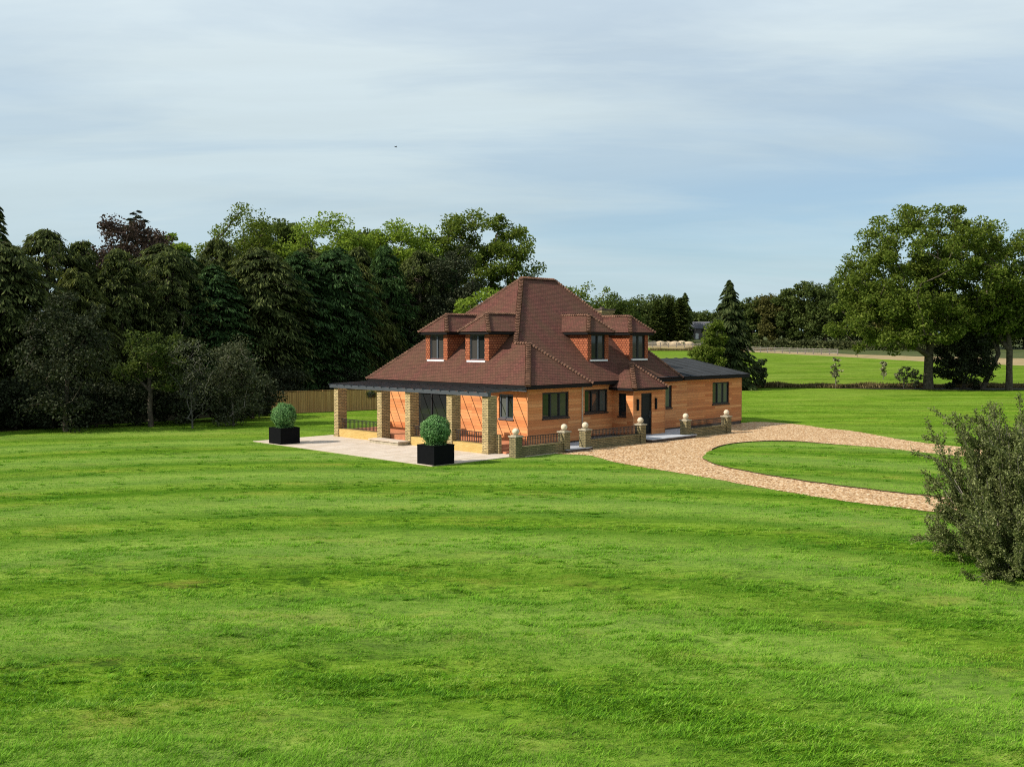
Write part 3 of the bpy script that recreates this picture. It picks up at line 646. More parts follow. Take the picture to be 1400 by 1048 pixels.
# ---- dormers
def dormer(fr, sc, w, slope, win_w, frame, glass, zs=3.88):
    """fr(s, depth, z): s to the viewer's right, depth into the roof"""
    hw = w / 2; ze = 5.32; zt = 5.26; ov = 0.27
    def f(s, d, z): return fr(sc + s, d, z)
    mb = MB(); ww = win_w / 2
    wall_panel(mb, f, -hw, hw, zs - 0.25, zt, [(-ww, ww, zs + 0.06, zt - 0.08)])
    D = (zt - zs) / slope + 0.25
    mb.poly([f(-hw, D, zs - 0.25), f(-hw, 0, zs - 0.25), f(-hw, 0, zt), f(-hw, D, zt)]); mb.poly([f(hw, 0, zs - 0.25), f(hw, D, zs - 0.25), f(hw, D, zt), f(hw, 0, zt)])
    o = mb.build('dormer', M['hang_tile'], house)
    window(o, 'window', f, -ww, ww, zs + 0.06, zt - 0.08, 2, frame, glass, sill=False, fw=0.06)
    rb = MB(); e = hw + ov; zp = 6.2; dp = 0.9; De = (ze - zs) / slope + 0.3; Dr = (zp - zs) / slope + 0.3
    fl, frt, pk, rk = f(-e, -ov, ze), f(e, -ov, ze), f(0, dp - ov, zp), f(0, Dr, zp)
    rb.poly([fl, frt, pk]); rb.poly([f(-e, De, ze), fl, pk, rk]); rb.poly([frt, f(e, De, ze), rk, pk])
    rb.build('dormer_roof', M['roof_tile'], o)
    hb = MB(); hip_tiles(hb, fl, pk, 0.12, 0.14); hip_tiles(hb, frt, pk, 0.12, 0.14); hip_tiles(hb, pk, rk, 0.12, 0.14); hb.build('hip_tiles', M['hip_tile'], o)
    fb = MB(); i = 0.05
    for a, b in ((f(-e + i, -ov + i, ze), f(e - i, -ov + 2 * i, ze - 0.13)), (f(-e + i, -ov + 2 * i, ze - 0.001), f(-e + 2 * i, De - 0.3, ze - 0.129)), (f(e - 2 * i, -ov + 2 * i, ze - 0.001), f(e - i, De - 0.3, ze - 0.129)), (f(-e + 2 * i, -ov + 2 * i, ze - 0.12), f(e - 2 * i, -0.003, ze - 0.1))):
        fb.box((a[0], a[1], a[2] - 0.01), (b[0], b[1], b[2] - 0.01))
    fb.build('fascia', M['fascia'], o)
    sb = MB(); sb.box(f(-ww - 0.12, -0.09, zs - 0.035), f(ww + 0.12, 0.04, zs + 0.055)); sb.build('sill', M['lead'], o)
    return o
def fr_dv(s, d, z): return (0.8 + d, -s, z)
def fr_df(s, d, z): return (s, 1.60 + d, z)
dormer(fr_dv, -7.2, 1.68, kv, 1.06, M['frame_grey'], (GC, GC)); dormer(fr_dv, -4.2, 1.68, kv, 1.06, M['frame_grey'], (GC, G))
dormer(fr_df, 6.72, 1.62, kf, 1.07, M['anthracite'], (G, GC)); dormer(fr_df, 10.02, 1.58, kf, 1.07, M['anthracite'], (GC, GC))

# ---- veranda floor (part of the house)
mb = MB(); mb.box((-2.04, 0.0, 0.031), (-0.003, VW, 0.36)); 
mb.build('veranda_floor', M['redtile'], house)
mb = MB(); mb.box((-2.02, -0.35, 0.03), (-0.05, -0.003, 0.22)); mb.box((-2.02, -0.7, 0.03), (-0.05, -0.351, 0.121)); mb.build('veranda_steps', M['redtile'], house)

def railing(mb, a, b, z0, z1, gap=0.11, r=0.012):
    a, b = Vector(a), Vector(b); L_ = (b - a).length; n = int(L_ / gap); d = (b - a) / n
    mb.bar((a.x, a.y, z1), (b.x, b.y, z1), 0.04, 0.03); mb.bar((a.x, a.y, z0), (b.x, b.y, z0), 0.03, 0.02); mb.bar((a.x, a.y, z1 - 0.1), (b.x, b.y, z1 - 0.1), 0.02, 0.015)
    for k in range(1, n): p = a + d * k; mb.bar((p.x, p.y, z0), (p.x, p.y, z1), r * 2, r * 2)

# ------------------------------------------------------------------ pergola (thing)
pg = empty('pergola', W(-2.4, 5.5), YAW); po = (-2.4, 5.5, 0)
tag(pg, 'dark grey slatted pergola on five yellow brick piers along the veranda', 'pergola')
UO, UI = -2.6, -2.08
PV_ = [(10.88, 11.25), (7.28, 7.64), (5.1, 5.47), (2.16, 2.52), (-0.18, 0.19)]
for v0, v1 in PV_:
    mb = MB(po); mb.box((UO, v0, 0), (UI, v1, 2.5)); mb.box((UO - 0.03, v0 - 0.03, 0), (UI + 0.03, v1 + 0.03, 0.09)); mb.build('brick_pier', M['brick'], pg)
for i, j in ((1, 0), (3, 2), (4, 3)):
    v0, v1 = PV_[i][1], PV_[j][0]
    mb = MB(po); mb.box((UO + 0.04, v0, 0.03), (UI - 0.1, v1, 0.42)); mb.build('low_wall', M['brick_low'], pg)
    mb = MB(po); railing(mb, (UO + 0.2, v0, 0), (UO + 0.2, v1, 0), 0.47, 0.92); mb.build('railing', M['iron'], pg)
mb = MB(po); mb.box((UI - 0.1, -0.42, 0.0), (UI + 0.05, -0.18, 0.85)); mb.build('low_wall', M['brick'], pg)
mb = MB(po); mb.box((UO - 0.12, -0.3, 2.5), (UO + 0.05, 11.45, 2.66)); mb.box((-0.34, -0.25, 2.62), (-0.30, 11.3, 2.7)); mb.build('beam', M['pergola'], pg)
n = 20
for k in range(n):
    v = -0.28 + (11.7) * k / (n - 1)
    mb = MB(po)
    mb.poly([(UO - 0.19, v - 0.013, 2.645), (UO - 0.19, v - 0.013, 2.70), (-0.36, v - 0.013, 2.78), (-0.36, v - 0.013, 2.725)][::-1])
    mb.poly([(UO - 0.19, v + 0.013, 2.645), (UO - 0.19, v + 0.013, 2.70), (-0.36, v + 0.013, 2.78), (-0.36, v + 0.013, 2.725)])
    mb.poly([(UO - 0.19, v - 0.013, 2.70), (-0.36, v - 0.013, 2.78), (-0.36, v + 0.013, 2.78), (UO - 0.19, v + 0.013, 2.70)][::-1])
    mb.poly([(UO - 0.19, v - 0.013, 2.645), (-0.36, v - 0.013, 2.725), (-0.36, v + 0.013, 2.725), (UO - 0.19, v + 0.013, 2.645)])
    mb.poly([(UO - 0.19, v - 0.013, 2.645), (UO - 0.19, v + 0.013, 2.645), (UO - 0.19, v + 0.013, 2.70), (UO - 0.19, v - 0.013, 2.70)][::-1])
    mb.build('rafter', M['pergola'], pg)

# patio step, front door step
st = empty('patio_step', W(-3.25, 6.3, 0), YAW); tag(st, 'pale stone step on the patio at the veranda opening', 'step')
mb = MB((-3.25, 6.3, 0)); mb.box((-3.23, 5.2, 0.03), (-2.62, 7.4, 0.17)); mb.build('base', M['coping'], st, bevel=0.01)
mb = MB((-3.25, 6.3, 0)); mb.box((-3.28, 5.15, 0.17), (-2.615, 7.45, 0.225)); mb.build('slab', M['patio'], st, bevel=0.01)
st = empty('door_step', W(8.2, -1.2, 0), YAW); tag(st, 'wide low grey stone step in front of the black front door', 'step')
mb = MB((8.2, -1.2, 0)); mb.box((6.4, -2.05, 0.0), (10.0, PV - 0.03, 0.13)); mb.build('base', M['step_side'], st)
mb = MB((8.2, -1.2, 0)); mb.box((6.35, -2.1, 0.13), (10.05, PV - 0.035, 0.17)); mb.build('slab', M['step'], st, bevel=0.008)

# ------------------------------------------------------------------ garden wall runs
def garden_wall(u0, u1, label, vv=-1.7):
    o_ = ((u0 + u1) / 2, vv, 0)
    t = empty('garden_wall', W(*o_), YAW); tag(t, label, 'garden wall', 'brick garden walls before the house')
    for u in (u0, u1):
        mb = MB(o_); mb.box((u - 0.19, vv - 0.19, 0), (u + 0.19, vv + 0.19, 0.86)); pr = mb.build('brick_pier', M['brick_mossy'], t)
        mb = MB(o_); mb.box((u - 0.23, vv - 0.23, 0.86), (u + 0.23, vv + 0.23, 0.92)); mb.box((u - 0.13, vv - 0.13, 0.92), (u + 0.13, vv + 0.13, 0.955)); mb.build('coping', M['coping'], pr, bevel=0.01)
        mb = MB(o_); mb.ball((u, vv, 1.09), 0.145, 20, 14); mb.build('stone_ball', M['stone'], pr, True)
    mb = MB(o_); mb.box((u0 + 0.19, vv - 0.13, 0), (u1 - 0.19, vv + 0.13, 0.40)); mb.box((u0 + 0.19, vv - 0.15, 0.40), (u1 - 0.19, vv + 0.15, 0.44)); mb.build('low_wall', M['brick_mossy'], t)
    mb = MB(o_); railing(mb, (u0 + 0.19, vv, 0), (u1 - 0.19, vv, 0), 0.48, 0.84, 0.1, 0.011); mb.build('railing', M['iron'], t)
garden_wall(-2.45, 0.55, 'low brick wall with two ball topped piers beside the patio and steps')
garden_wall(1.95, 5.95, 'long low brick wall with iron railing ending at the front door step')
garden_wall(9.62, 13.3, 'low brick wall with railing in front of the wing with flat dark roof')

# ------------------------------------------------------------------ foliage helpers
def quads(P, a, b, L_, Wd):
    """rhombus leaves: centre P, long axis a, side axis b"""
    L_ = np.broadcast_to(np.asarray(L_, float).reshape(-1, 1), (len(P), 1)); Wd = np.broadcast_to(np.asarray(Wd, float).reshape(-1, 1), (len(P), 1))
    v = np.stack([P - a * L_, P + b * Wd, P + a * L_, P - b * Wd], 1).reshape(-1, 3)
    f = np.arange(len(P) * 4).reshape(-1, 4)
    return v, f
def unit(v): return v / np.maximum(np.linalg.norm(v, axis=1, keepdims=True), 1e-9)
def rand_axes(rg, n, flat=0.0):
    a = unit(rg.normal(size=(n, 3)) * np.array([1, 1, 1 - flat])); r = rg.normal(size=(n, 3)) * np.array([1, 1, 1 - flat])
    b = unit(np.cross(a, r)); b = unit(np.cross(b, a)) if flat == 0 else unit(r - a * (r * a).sum(1, keepdims=True)); return a, b

def deciduous(name, label, cat, loc, seed, lobes, trunk_h, tr, n_clump, n_leaf, clump_r, leaf, mat, bark=None, group=None, rz=0.0, lean=(0, 0), flat=0.25, shell=0.55, twig=True, limb_min=0.012, low=0.0):
    """lobes: list of (cx, cy, cz, rx, ry, rz) round the trunk's foot"""
    rg = np.random.default_rng(seed); bark = bark or M['bark']
    root = empty(name, loc, rz); tag(root, label, cat, group)
    lb = np.array(lobes, float); vol = lb[:, 3] * lb[:, 4] * lb[:, 5]
    C = []
    tries = 0
    while len(C) < n_clump and tries < n_clump * 40:
        tries += 1
        k = rg.choice(len(lb), p=vol / vol.sum()); d = rg.normal(size=3); d /= np.linalg.norm(d)
        r = shell + (1 - shell) * rg.random() if rg.random() < 0.72 else rg.random() * shell
        p = lb[k, :3] + d * lb[k, 3:] * r
        if p[2] < low: continue
        if len(C) and np.min(np.linalg.norm(np.array(C) - p, axis=1)) < clump_r * 0.55 and rg.random() < 0.8: continue
        C.append(p)
    C = np.array(C)
    top = np.array([lean[0], lean[1], trunk_h])
    # skeleton: trunk nodes then every clump hangs on the nearest node nearer to the fork
    nodes = [np.zeros(3), top * 0.5 + rg.normal(size=3) * 0.02 * trunk_h * np.array([1, 1, 0]), top]; parent = [-1, 0, 1]
    zmax = (lb[:, 2] + lb[:, 5]).max(); cen = lb[:, :3].mean(0)
    k = 2
    for q in (0.3, 0.55):
        nodes.append(top + (np.array([cen[0], cen[1], zmax]) - top) * q + rg.normal(size=3) * 0.05 * zmax * np.array([1, 1, 0.2])); parent.append(k); k = len(nodes) - 1
    order = np.argsort(np.linalg.norm(C - top, axis=1)); leafnode = []
    for i in order:
        N = np.array(nodes); d = np.linalg.norm(N - C[i], axis=1) + 1.5 * np.maximum(0, N[:, 2] - C[i][2])
        d[:2] += 1e3
        j = int(np.argmin(d)); mid = (nodes[j] * 0.5 + C[i] * 0.5) + np.array([0, 0, 0.06 * np.linalg.norm(C[i] - nodes[j])]) + rg.normal(size=3) * 0.05 * np.linalg.norm(C[i] - nodes[j])
        nodes.append(mid); parent.append(j); nodes.append(C[i]); parent.append(len(nodes) - 2); leafnode.append(len(nodes) - 1)
    cnt = np.zeros(len(nodes)); 
    for i in leafnode:
        j = i
        while j >= 0: cnt[j] += 1; j = parent[j]
    rad = tr * (np.maximum(cnt, 0.6) / max(cnt[0], 1)) ** 0.5; rad = np.maximum(rad, limb_min); rad[0] = tr * 1.25
    mb = MB()
    for i in range(1, len(nodes)):
        j = parent[i]
        if cnt[i] == 0 or (not twig and rad[i] < 0.05): continue
        r0 = min(rad[j], rad[i] * 1.5) if j > 1 else rad[j]
        mb.tube([nodes[j], nodes[i]], [r0, rad[i]], 7 if rad[i] > 0.1 else 4, cap=False)
    mb.build('trunk', bark, root, True)
    n = len(C) * n_leaf
    ci = np.repeat(np.arange(len(C)), n_leaf); cr = clump_r * rg.uniform(0.65, 1.25, len(C))
    d = unit(rg.normal(size=(n, 3))); rr = rg.random(n) ** 0.45
    Pn = C[ci] + d * (rr * cr[ci])[:, None] * np.array([1.15, 1.15, 0.8])
    a, b = rand_axes(rg, n, flat); s = leaf * rg.uniform(0.6, 1.35, n)
    v, f = quads(Pn, a, b, s, s * 0.6)
    np_mesh('crown', v, f, mat, root)
    return root

def conifer(name, label, cat, loc, seed, H, R, mat, group=None, n_br=150, n_sp=42, spray=0.5, droop=0.55, power=0.8, base=0.02, width=0.13, rz=0.0, tip=0.0, bark=None, rise=0.15, full=0.0):
    rg = np.random.default_rng(seed); root = empty(name, loc, rz); tag(root, label, cat, group)
    P, A_, B_, S = [], [], [], []
    mb = MB(); mb.tube([(0, 0, 0), (0.02 * H * 0.1, 0, H * 0.5), (0, 0, H * 0.98)], [0.035 * H * 0.6, 0.02 * H * 0.6, 0.02], 7)
    for i in range(n_br):
        q = base + (1 - base) * ((i + rg.random()) / n_br) ** 1.0; z0 = H * q
        prof = (min(1.0, (1 - q) / (1 - full)) ** power) * R * rg.uniform(0.66, 1.14) + 0.12
        az = i * 2.39996 + rg.normal() * 0.3
        d = np.array([math.cos(az), math.sin(az), 0]); side = np.array([-d[1], d[0], 0])
        t = rg.uniform(0.12, 1.0, n_sp) ** 0.7
        Z = z0 + prof * (rise * t - droop * t ** 2.2)
        lat = rg.normal(size=n_sp) * 0.26 * prof * (1.05 - 0.75 * t)
        p = d[None, :] * (t * prof)[:, None] + side[None, :] * lat[:, None]; p[:, 2] = Z - rg.random(n_sp) * 0.22 * spray - np.abs(lat) * 0.25
        dirz = rise - droop * 2.2 * t ** 1.2 - 0.35 - tip
        ax = d[None, :] * (0.55 + 0.3 * rg.random((n_sp, 1))) + side[None, :] * (np.sign(lat) * 0.45 + rg.normal(size=n_sp) * 0.25)[:, None]; ax[:, 2] = dirz + rg.normal(size=n_sp) * 0.2
        ax = unit(ax); bb = unit(np.cross(ax, rg.normal(size=(n_sp, 3)) * 0.5 + np.array([0, 0, 1.0]) + 0.4 * d))
        P.append(p); A_.append(ax); B_.append(bb); S.append(spray * rg.uniform(0.5, 1.2, n_sp) * (0.45 + 0.55 * min(1, prof / (0.5 * R))))
        if i % 3 == 0:
            mb.tube([(0, 0, z0), tuple(d * prof * 0.5 + np.array([0, 0, z0 + prof * (rise * .5 - droop * .2)])), tuple(d * prof * 0.9 + np.array([0, 0, z0 + prof * (rise * .9 - droop * .75)]))], [0.05, 0.03, 0.01], 4, cap=False)
    mb.build('trunk', bark or M['bark'], root, True)
    P = np.concatenate(P); A_ = np.concatenate(A_); B_ = np.concatenate(B_); S = np.concatenate(S)
    keep = P[:, 2] > 0.02; P, A_, B_, S = P[keep], A_[keep], B_[keep], S[keep]
    v, f = quads(P, A_, B_, S, np.maximum(S * width / 0.5 * 0.9, 0.02))
    np_mesh('crown', v, f, mat, root)
    return root

def drooper(name, label, cat, loc, seed, H, R, mat, group=None, n_br=230, full=0.6, power=0.7, hang=0.34, knots=7, strands=15):
    """conifer whose arching boughs end in hanging tassels, ragged outline"""
    rg = np.random.default_rng(seed); root = empty(name, loc); tag(root, label, cat, group)
    mb = MB(); mb.tube([(0, 0, 0), (0.05, 0, H * 0.5), (0, 0, H * 0.97)], [0.2, 0.12, 0.02], 7)
    P, A_, B_, S, W_ = [], [], [], [], []
    for i in range(n_br):
        q = ((i + rg.random()) / n_br) ** 0.9; z0 = H * q; az = rg.uniform(0, 2 * math.pi)
        ln = (min(1.0, (1 - q) / (1 - full)) ** power) * R * rg.uniform(0.5, 1.25) + 0.25
        d = np.array([math.cos(az), math.sin(az), 0.0]); sd = np.array([-d[1], d[0], 0.0]); up = rg.uniform(0.15, 0.6); dr = rg.uniform(0.35, 0.9)
        ts = np.linspace(0.35, 1.0, knots) + rg.normal(size=knots) * 0.03
        B0 = d[None, :] * (ts * ln)[:, None]; B0[:, 2] = z0 + ln * (up * ts - dr * ts ** 2.4); B0 += sd * (rg.normal(size=knots) * 0.16 * ln * 0.4)[:, None]
        if i % 2 == 0:
            mb.tube([(0, 0, z0)] + [tuple(b) for b in B0[1::2]], [0.045, 0.03, 0.02, 0.01, 0.008][:1 + len(B0[1::2])], 4, cap=False)
        p = np.repeat(B0, strands, 0); n = len(p); L_ = hang * rg.uniform(0.35, 1.15, n)
        a = d[None, :] * rg.uniform(-0.1, 0.75, (n, 1)) + sd[None, :] * (rg.normal(size=n) * 0.42)[:, None]; a[:, 2] = -rg.uniform(0.35, 1.25, n); a = unit(a)
        p = p + rg.normal(size=(n, 3)) * np.array([0.1, 0.1, 0.07]) + a * (L_ * 0.7)[:, None]
        b = unit(np.cross(a, d[None, :] * 0.8 + rg.normal(size=(n, 3)) * 0.6))
        P.append(p); A_.append(a); B_.append(b); S.append(L_ * 0.62); W_.append(rg.uniform(0.025, 0.06, n))
    mb.build('trunk', M['bark'], root, True)
    P, A_, B_, S, W_ = (np.concatenate(k) for k in (P, A_, B_, S, W_)); k = P[:, 2] > 0.1
    v, f = quads(P[k], A_[k], B_[k], S[k], W_[k]); np_mesh('crown', v, f, mat, root); return root

def place(src, loc, label, rz=0.0, s=1.0, sz=None, mat=None, group=None):
    c = copy_tree(src); c.location = loc; c.rotation_euler = (0, 0, rz); c.scale = (s, s, sz or s); c["label"] = label
    if group: c["group"] = group
    if mat:
        for ch in c.children:
            if ch.name.split('.')[0] == 'crown':
                ch.material_slots[0].link = 'OBJECT'; ch.material_slots[0].material = mat
    return c
def at(px, d, z=None):
    """ground spot at picture column px (of 1400) and distance d"""
    return ((px - 700) / 1350 * d, d, float(far_z(d)) if z is None else z)

# ------------------------------------------------------------------ planters with clipped balls
def planter_and_ball(u, v, lab_p, lab_b, seed):
    t = empty('planter', W(u, v, 0.031), YAW); tag(t, lab_p, 'planter', 'black planters on the patio')
    o_ = (0, 0, 0); h = 0.72; s = 0.52; w = 0.05
    mb = MB()
    for a, b in (((-s, -s, 0), (s, -s + w, h)), ((-s, s - w, 0), (s, s, h)), ((-s, -s + w, 0), (-s + w, s - w, h)), ((s - w, -s + w, 0), (s, s - w, h))): mb.box(a, b)
    mb.box((-s + w, -s + w, 0.02), (s - w, s - w, 0.05)); mb.build('base', M['planter'], t)
    mb = MB(); r = s + 0.012
    for a, b in (((-r, -r, h), (r, -r + 0.09, h + 0.035)), ((-r, r - 0.09, h), (r, r, h + 0.035)), ((-r, -r + 0.09, h), (-r + 0.09, r - 0.09, h + 0.035)), ((r - 0.09, -r + 0.09, h), (r, r - 0.09, h + 0.035))): mb.box(a, b)
    mb.build('rim', M['planter'], t)
    mb = MB(); mb.box((-s + w + .003, -s + w + .003, h - 0.12), (s - w - .003, s - w - .003, h - 0.04)); mb.build('soil', M['soil'], t)
    rg = np.random.default_rng(seed)
    b_ = empty('topiary_ball', W(u, v, 0.031 + h - 0.04), YAW); tag(b_, lab_b, 'topiary', 'clipped box balls')
    n = 9000; d = unit(rg.normal(size=(n, 3))); R = 0.58
    lump = 1 + 0.06 * np.sin(d[:, 0] * 6 + seed) * np.sin(d[:, 1] * 5 + 1) + 0.035 * np.sin(d[:, 2] * 9 + d[:, 0] * 4) + 0.12 * (rg.random(n) < 0.03)
    P = d * (R * lump * rg.uniform(0.90, 1.03, n))[:, None] + np.array([0, 0, 0.62])
    a = unit(np.cross(d, rg.normal(size=(n, 3))) + 0.55 * d); b = unit(np.cross(d, a) + 0.4 * rg.normal(size=(n, 3)))
    s_ = rg.uniform(0.018, 0.036, n); v1, f1 = quads(P, a, b, s_, s_ * 0.62)
    n2 = 900; az = rg.uniform(0, 2 * math.pi, n2); rr = rg.uniform(0.18, 0.46, n2)
    P2 = np.stack([rr * np.cos(az), rr * np.sin(az), rg.uniform(-0.02, 0.17, n2)], 1); a2, b2 = rand_axes(rg, n2); s2 = rg.uniform(0.02, 0.035, n2)
    v2, f2 = quads(P2, a2, b2, s2, s2 * 0.6)
    np_mesh('crown', np.concatenate([v1, v2]), np.concatenate([f1, f2 + len(v1)]), L['topiary'], b_)
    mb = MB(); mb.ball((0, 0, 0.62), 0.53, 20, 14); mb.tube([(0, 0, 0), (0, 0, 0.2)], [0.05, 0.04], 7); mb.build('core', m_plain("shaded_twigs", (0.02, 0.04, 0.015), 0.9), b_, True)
planter_and_ball(-6.28, 10.0, 'black square planter at the far left corner of the patio', 'round clipped box ball in the left hand planter near the fence', 3)
planter_and_ball(-6.22, -1.0, 'black square planter at the near corner of the patio', 'round clipped box ball in the nearer planter before the glass door', 8)

# hanging basket under the pergola
hb = empty('hanging_basket', W(-2.0, 8.9, 2.2), YAW); tag(hb, 'small dark hanging basket below the left end of the pergola', 'basket')
mb = MB(); mb.ball((0, 0, 0), 0.2, 14, 8, sz=0.8)
for a in range(3): mb.tube([(0.19 * math.cos(a * 2.09), 0.19 * math.sin(a * 2.09), 0.03), (0, 0, 0.42)], [0.006, 0.006], 4)
mb.build('basket', M['iron'], hb, True)
rg = np.random.default_rng(5); n = 500; d = unit(rg.normal(size=(n, 3))); P = d * np.array([0.27, 0.27, 0.22]) * rg.uniform(0.5, 1.1, (n, 1)) + np.array([0, 0, 0.02])
a, b = rand_axes(rg, n); v, f = quads(P, a, b, 0.035, 0.02); np_mesh('crown', v, f, L['oak'], hb)

# edging along the far rim of the island
mb = MB(); E_ = [q for q in isl if q[1] > 43.6 and q[0] < 17.5]
for p_, q_ in zip(E_, E_[1:]): k_ = max(0.3, min(1.0, (17.5 - q_[0]) / 4)); mb.bar((*p_, 0.03), (*q_, 0.03), 0.05, 0.10 * k_ + 0.02)
c_ = E_[len(E_) // 2]; o = mb.build('edging', M['soil']); tag(o, 'dark curved edging strip along the far rim of the lawn island', 'edging')
# ------------------------------------------------------------------ fences
def board_fence():
    a = np.array([-15.94, 65.65]); b = np.array([-3.4, 74.34]); L_ = float(np.linalg.norm(b - a)); ang = math.atan2(*(b - a)[::-1])
    t = empty('board_fence', (a[0], a[1], 0), ang); tag(t, 'tan close boarded wooden fence between dark hedge and veranda', 'fence')
    mb = MB(); x = 0.0; rr = random.Random(2)
    while x < L_ - 0.1:
        h = 1.44 + rr.uniform(-0.012, 0.012); y = rr.uniform(-0.004, 0.004)
        mb.box((x, y - 0.011, 0.06), (x + 0.122, y + 0.011, h)); x += 0.128
    mb.build('panel', M['fence'], t)
    mb = MB(); mb.box((0, 0.02, 0.3), (L_, 0.07, 0.39)); mb.box((0, 0.02, 1.1), (L_, 0.07, 1.19)); mb.box((0, -0.03, 1.47), (L_, 0.035, 1.50)); mb.box((0, -0.018, 0.0), (L_, -0.013, 0.15)); mb.build('rail', M['fence'], t)
    k = 0.0
    while k <= L_: mb = MB(); mb.box((k - 0.05, 0.071, 0), (k + 0.05, 0.17, 1.5)); mb.build('post', M['fence'], t); k += 1.83
board_fence()
def rail_fence(a, b, label):
    a, b = np.array(a, float), np.array(b, float); L_ = float(np.linalg.norm(b - a)); n = int(L_ / 2.0); rr = random.Random(int(L_))
    c = (a + b) / 2; cz = float(far_z(c[1])); t = empty('rail_fence', (c[0], c[1], cz)); tag(t, label, 'fence', 'post and rail fences')
    P = []
    for k in range(n + 1):
        p = a + (b - a) * k / n; z = float(far_z(p[1])) - cz; P.append((p[0] - c[0], p[1] - c[1], z))
        mb = MB(); q = P[-1]; mb.box((q[0] - 0.09, q[1] - 0.07, z - 0.2), (q[0] + 0.09, q[1] + 0.07, z + 1.25 + rr.uniform(-.05, .08))); mb.build('post', M['rail_wood'], t)
    for hz in (0.35, 0.72, 1.1):
        mb = MB()
        for p, q in zip(P, P[1:]): mb.bar((p[0], p[1] - 0.1, p[2] + hz + rr.uniform(-.03, .03)), (q[0], q[1] - 0.1, q[2] + hz), 0.05, 0.14)
        mb.build('rail', M['rail_wood'], t)
rail_fence((53.6, 226), (67.6, 205), 'weathered post and rail fence across the field right of the spruce')
rail_fence((36.0, 268), (50.0, 262), 'weathered post and rail fence before the pale straw mounds')

# ------------------------------------------------------------------ dark conifer hedge row on the left
HG = 'dark conifers of the hedge row'
protos = [drooper('conifer', 'x', 'conifer', (0, 0, 0), 11, 11.6, 3.5, L['conifer'], HG), drooper('conifer', 'x', 'conifer', (0, 0, 0), 12, 11.0, 3.1, L['conifer_olive'], HG, full=0.5, power=0.8, hang=0.42),
          conifer('conifer', 'x', 'conifer', (0, 0, 0), 13, 11.4, 3.4, L['conifer_blue'], HG, n_br=330, n_sp=95, spray=0.19, droop=0.35, power=0.6, width=0.19, rise=0.3, full=0.6),
          drooper('conifer', 'x', 'conifer', (0, 0, 0), 14, 11.9, 2.9, L['conifer'], HG, full=0.4, power=0.7, hang=0.3), conifer('conifer', 'x', 'conifer', (0, 0, 0), 15, 11.2, 3.6, L['conifer'], HG, n_br=360, n_sp=95, spray=0.20, droop=0.45, power=0.55, width=0.16, rise=0.4, full=0.66)]
rr = random.Random(21)
ROW = [(-13.5, 'x'), (-9.6, 'x'), (-6.0, 'x'), (-2.4, 'dark drooping conifer of the hedge row at the left picture edge'), (1.2, 'dark drooping conifer behind the broad pale leaved shrub'),
       (4.8, 'dark drooping conifer just left of the copper leaved tree top'), (8.4, 'dark drooping conifer in front of the copper leaved tree'), (12.0, 'dark drooping conifer behind the small yellow green tree'),
       (15.6, 'dark drooping conifer behind the bare twigged shrub'), (19.2, 'dark drooping conifer behind the grey leaved shrub'), (22.8, 'dark drooping conifer right behind the left end of the board fence'),
       (26.4, 'dark drooping conifer below the rounded lime green tree top'), (30.0, 'dark drooping conifer above the middle of the board fence'), (33.6, 'dark drooping conifer below the olive green tree top'),
       (37.2, 'dark drooping conifer just left of the grey black holly'), (40.8, 'dark drooping conifer behind the veranda side dormers')]
for i, (t, lab) in enumerate(ROW):
    if lab == 'x' : lab = 'dark drooping conifer of the hedge row beyond the left picture edge'
    x, y = -30 + 0.59 * t + rr.uniform(-.5, .5), 57 + 0.806 * t + rr.uniform(-.6, .6)
    s = (0.88 + 0.005 * t) * rr.uniform(0.93, 1.07)
    loc = (x, y, 0)
    if i < 5: c = protos[i]; c.location = loc; c.scale = (1, 1, s); c["label"] = lab; c.rotation_euler = (0, 0, rr.random() * 6)
    else: place(protos[(i * 2 + i // 5) % 5], loc, lab, rr.random() * 6.28, rr.uniform(0.92, 1.14), s, L['conifer_blue'] if i in (11, 13, 15) else None)
for i in range(17):
    t = -4 + 2.9 * i + rr.uniform(-.8, .8); x, y = -33.0 + 0.59 * t, 59.2 + 0.806 * t
    place(protos[(i * 3 + 1) % 5], (x, y, 0), 'dark conifer standing in the second rank behind the hedge row', rr.random() * 6.28, rr.uniform(1.0, 1.15), (0.94 + 0.004 * t) * rr.uniform(0.93, 1.08), group='second rank of hedge conifers')
# ground under the row
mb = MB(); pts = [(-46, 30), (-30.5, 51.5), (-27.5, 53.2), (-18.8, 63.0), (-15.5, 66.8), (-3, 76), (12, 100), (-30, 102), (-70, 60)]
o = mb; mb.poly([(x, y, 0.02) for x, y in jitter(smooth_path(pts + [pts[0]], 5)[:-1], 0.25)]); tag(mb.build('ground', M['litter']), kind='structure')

# shrubs in front of the row
deciduous('shrub', 'broad pale leaved shrub in front of the dark conifers at far left', 'shrub', at(88, 53, 0), 31, [(0, 0, 3.6, 2.6, 2.0, 3.6), (0.6, 0, 5.6, 1.5, 1.3, 1.9)], 1.2, 0.12, 95, 120, 0.6, 0.085, L['holly'], flat=0.1, low=0.3)
deciduous('small_tree', 'small yellow green tree with bare trunk before the dark conifers', 'tree', at(205, 56, 0), 32, [(0.3, 0, 4.2, 1.7, 1.3, 1.4), (-1.2, 0, 3.2, 1.4, 1.2, 0.8), (1.0, 0, 2.6, 1.2, 1, 1.0)], 2.0, 0.14, 60, 110, 0.45, 0.08, L['oak'], flat=0.3)
deciduous('shrub', 'half bare shrub with pale grey twigs before the dark conifers', 'shrub', at(262, 55, 0), 33, [(0, 0, 2.8, 1.4, 1.2, 2.5)], 0.4, 0.05, 130, 16, 0.35, 0.06, L['grey'], m_plain('dull_twig', (0.11, 0.10, 0.085), 0.9), limb_min=0.011)
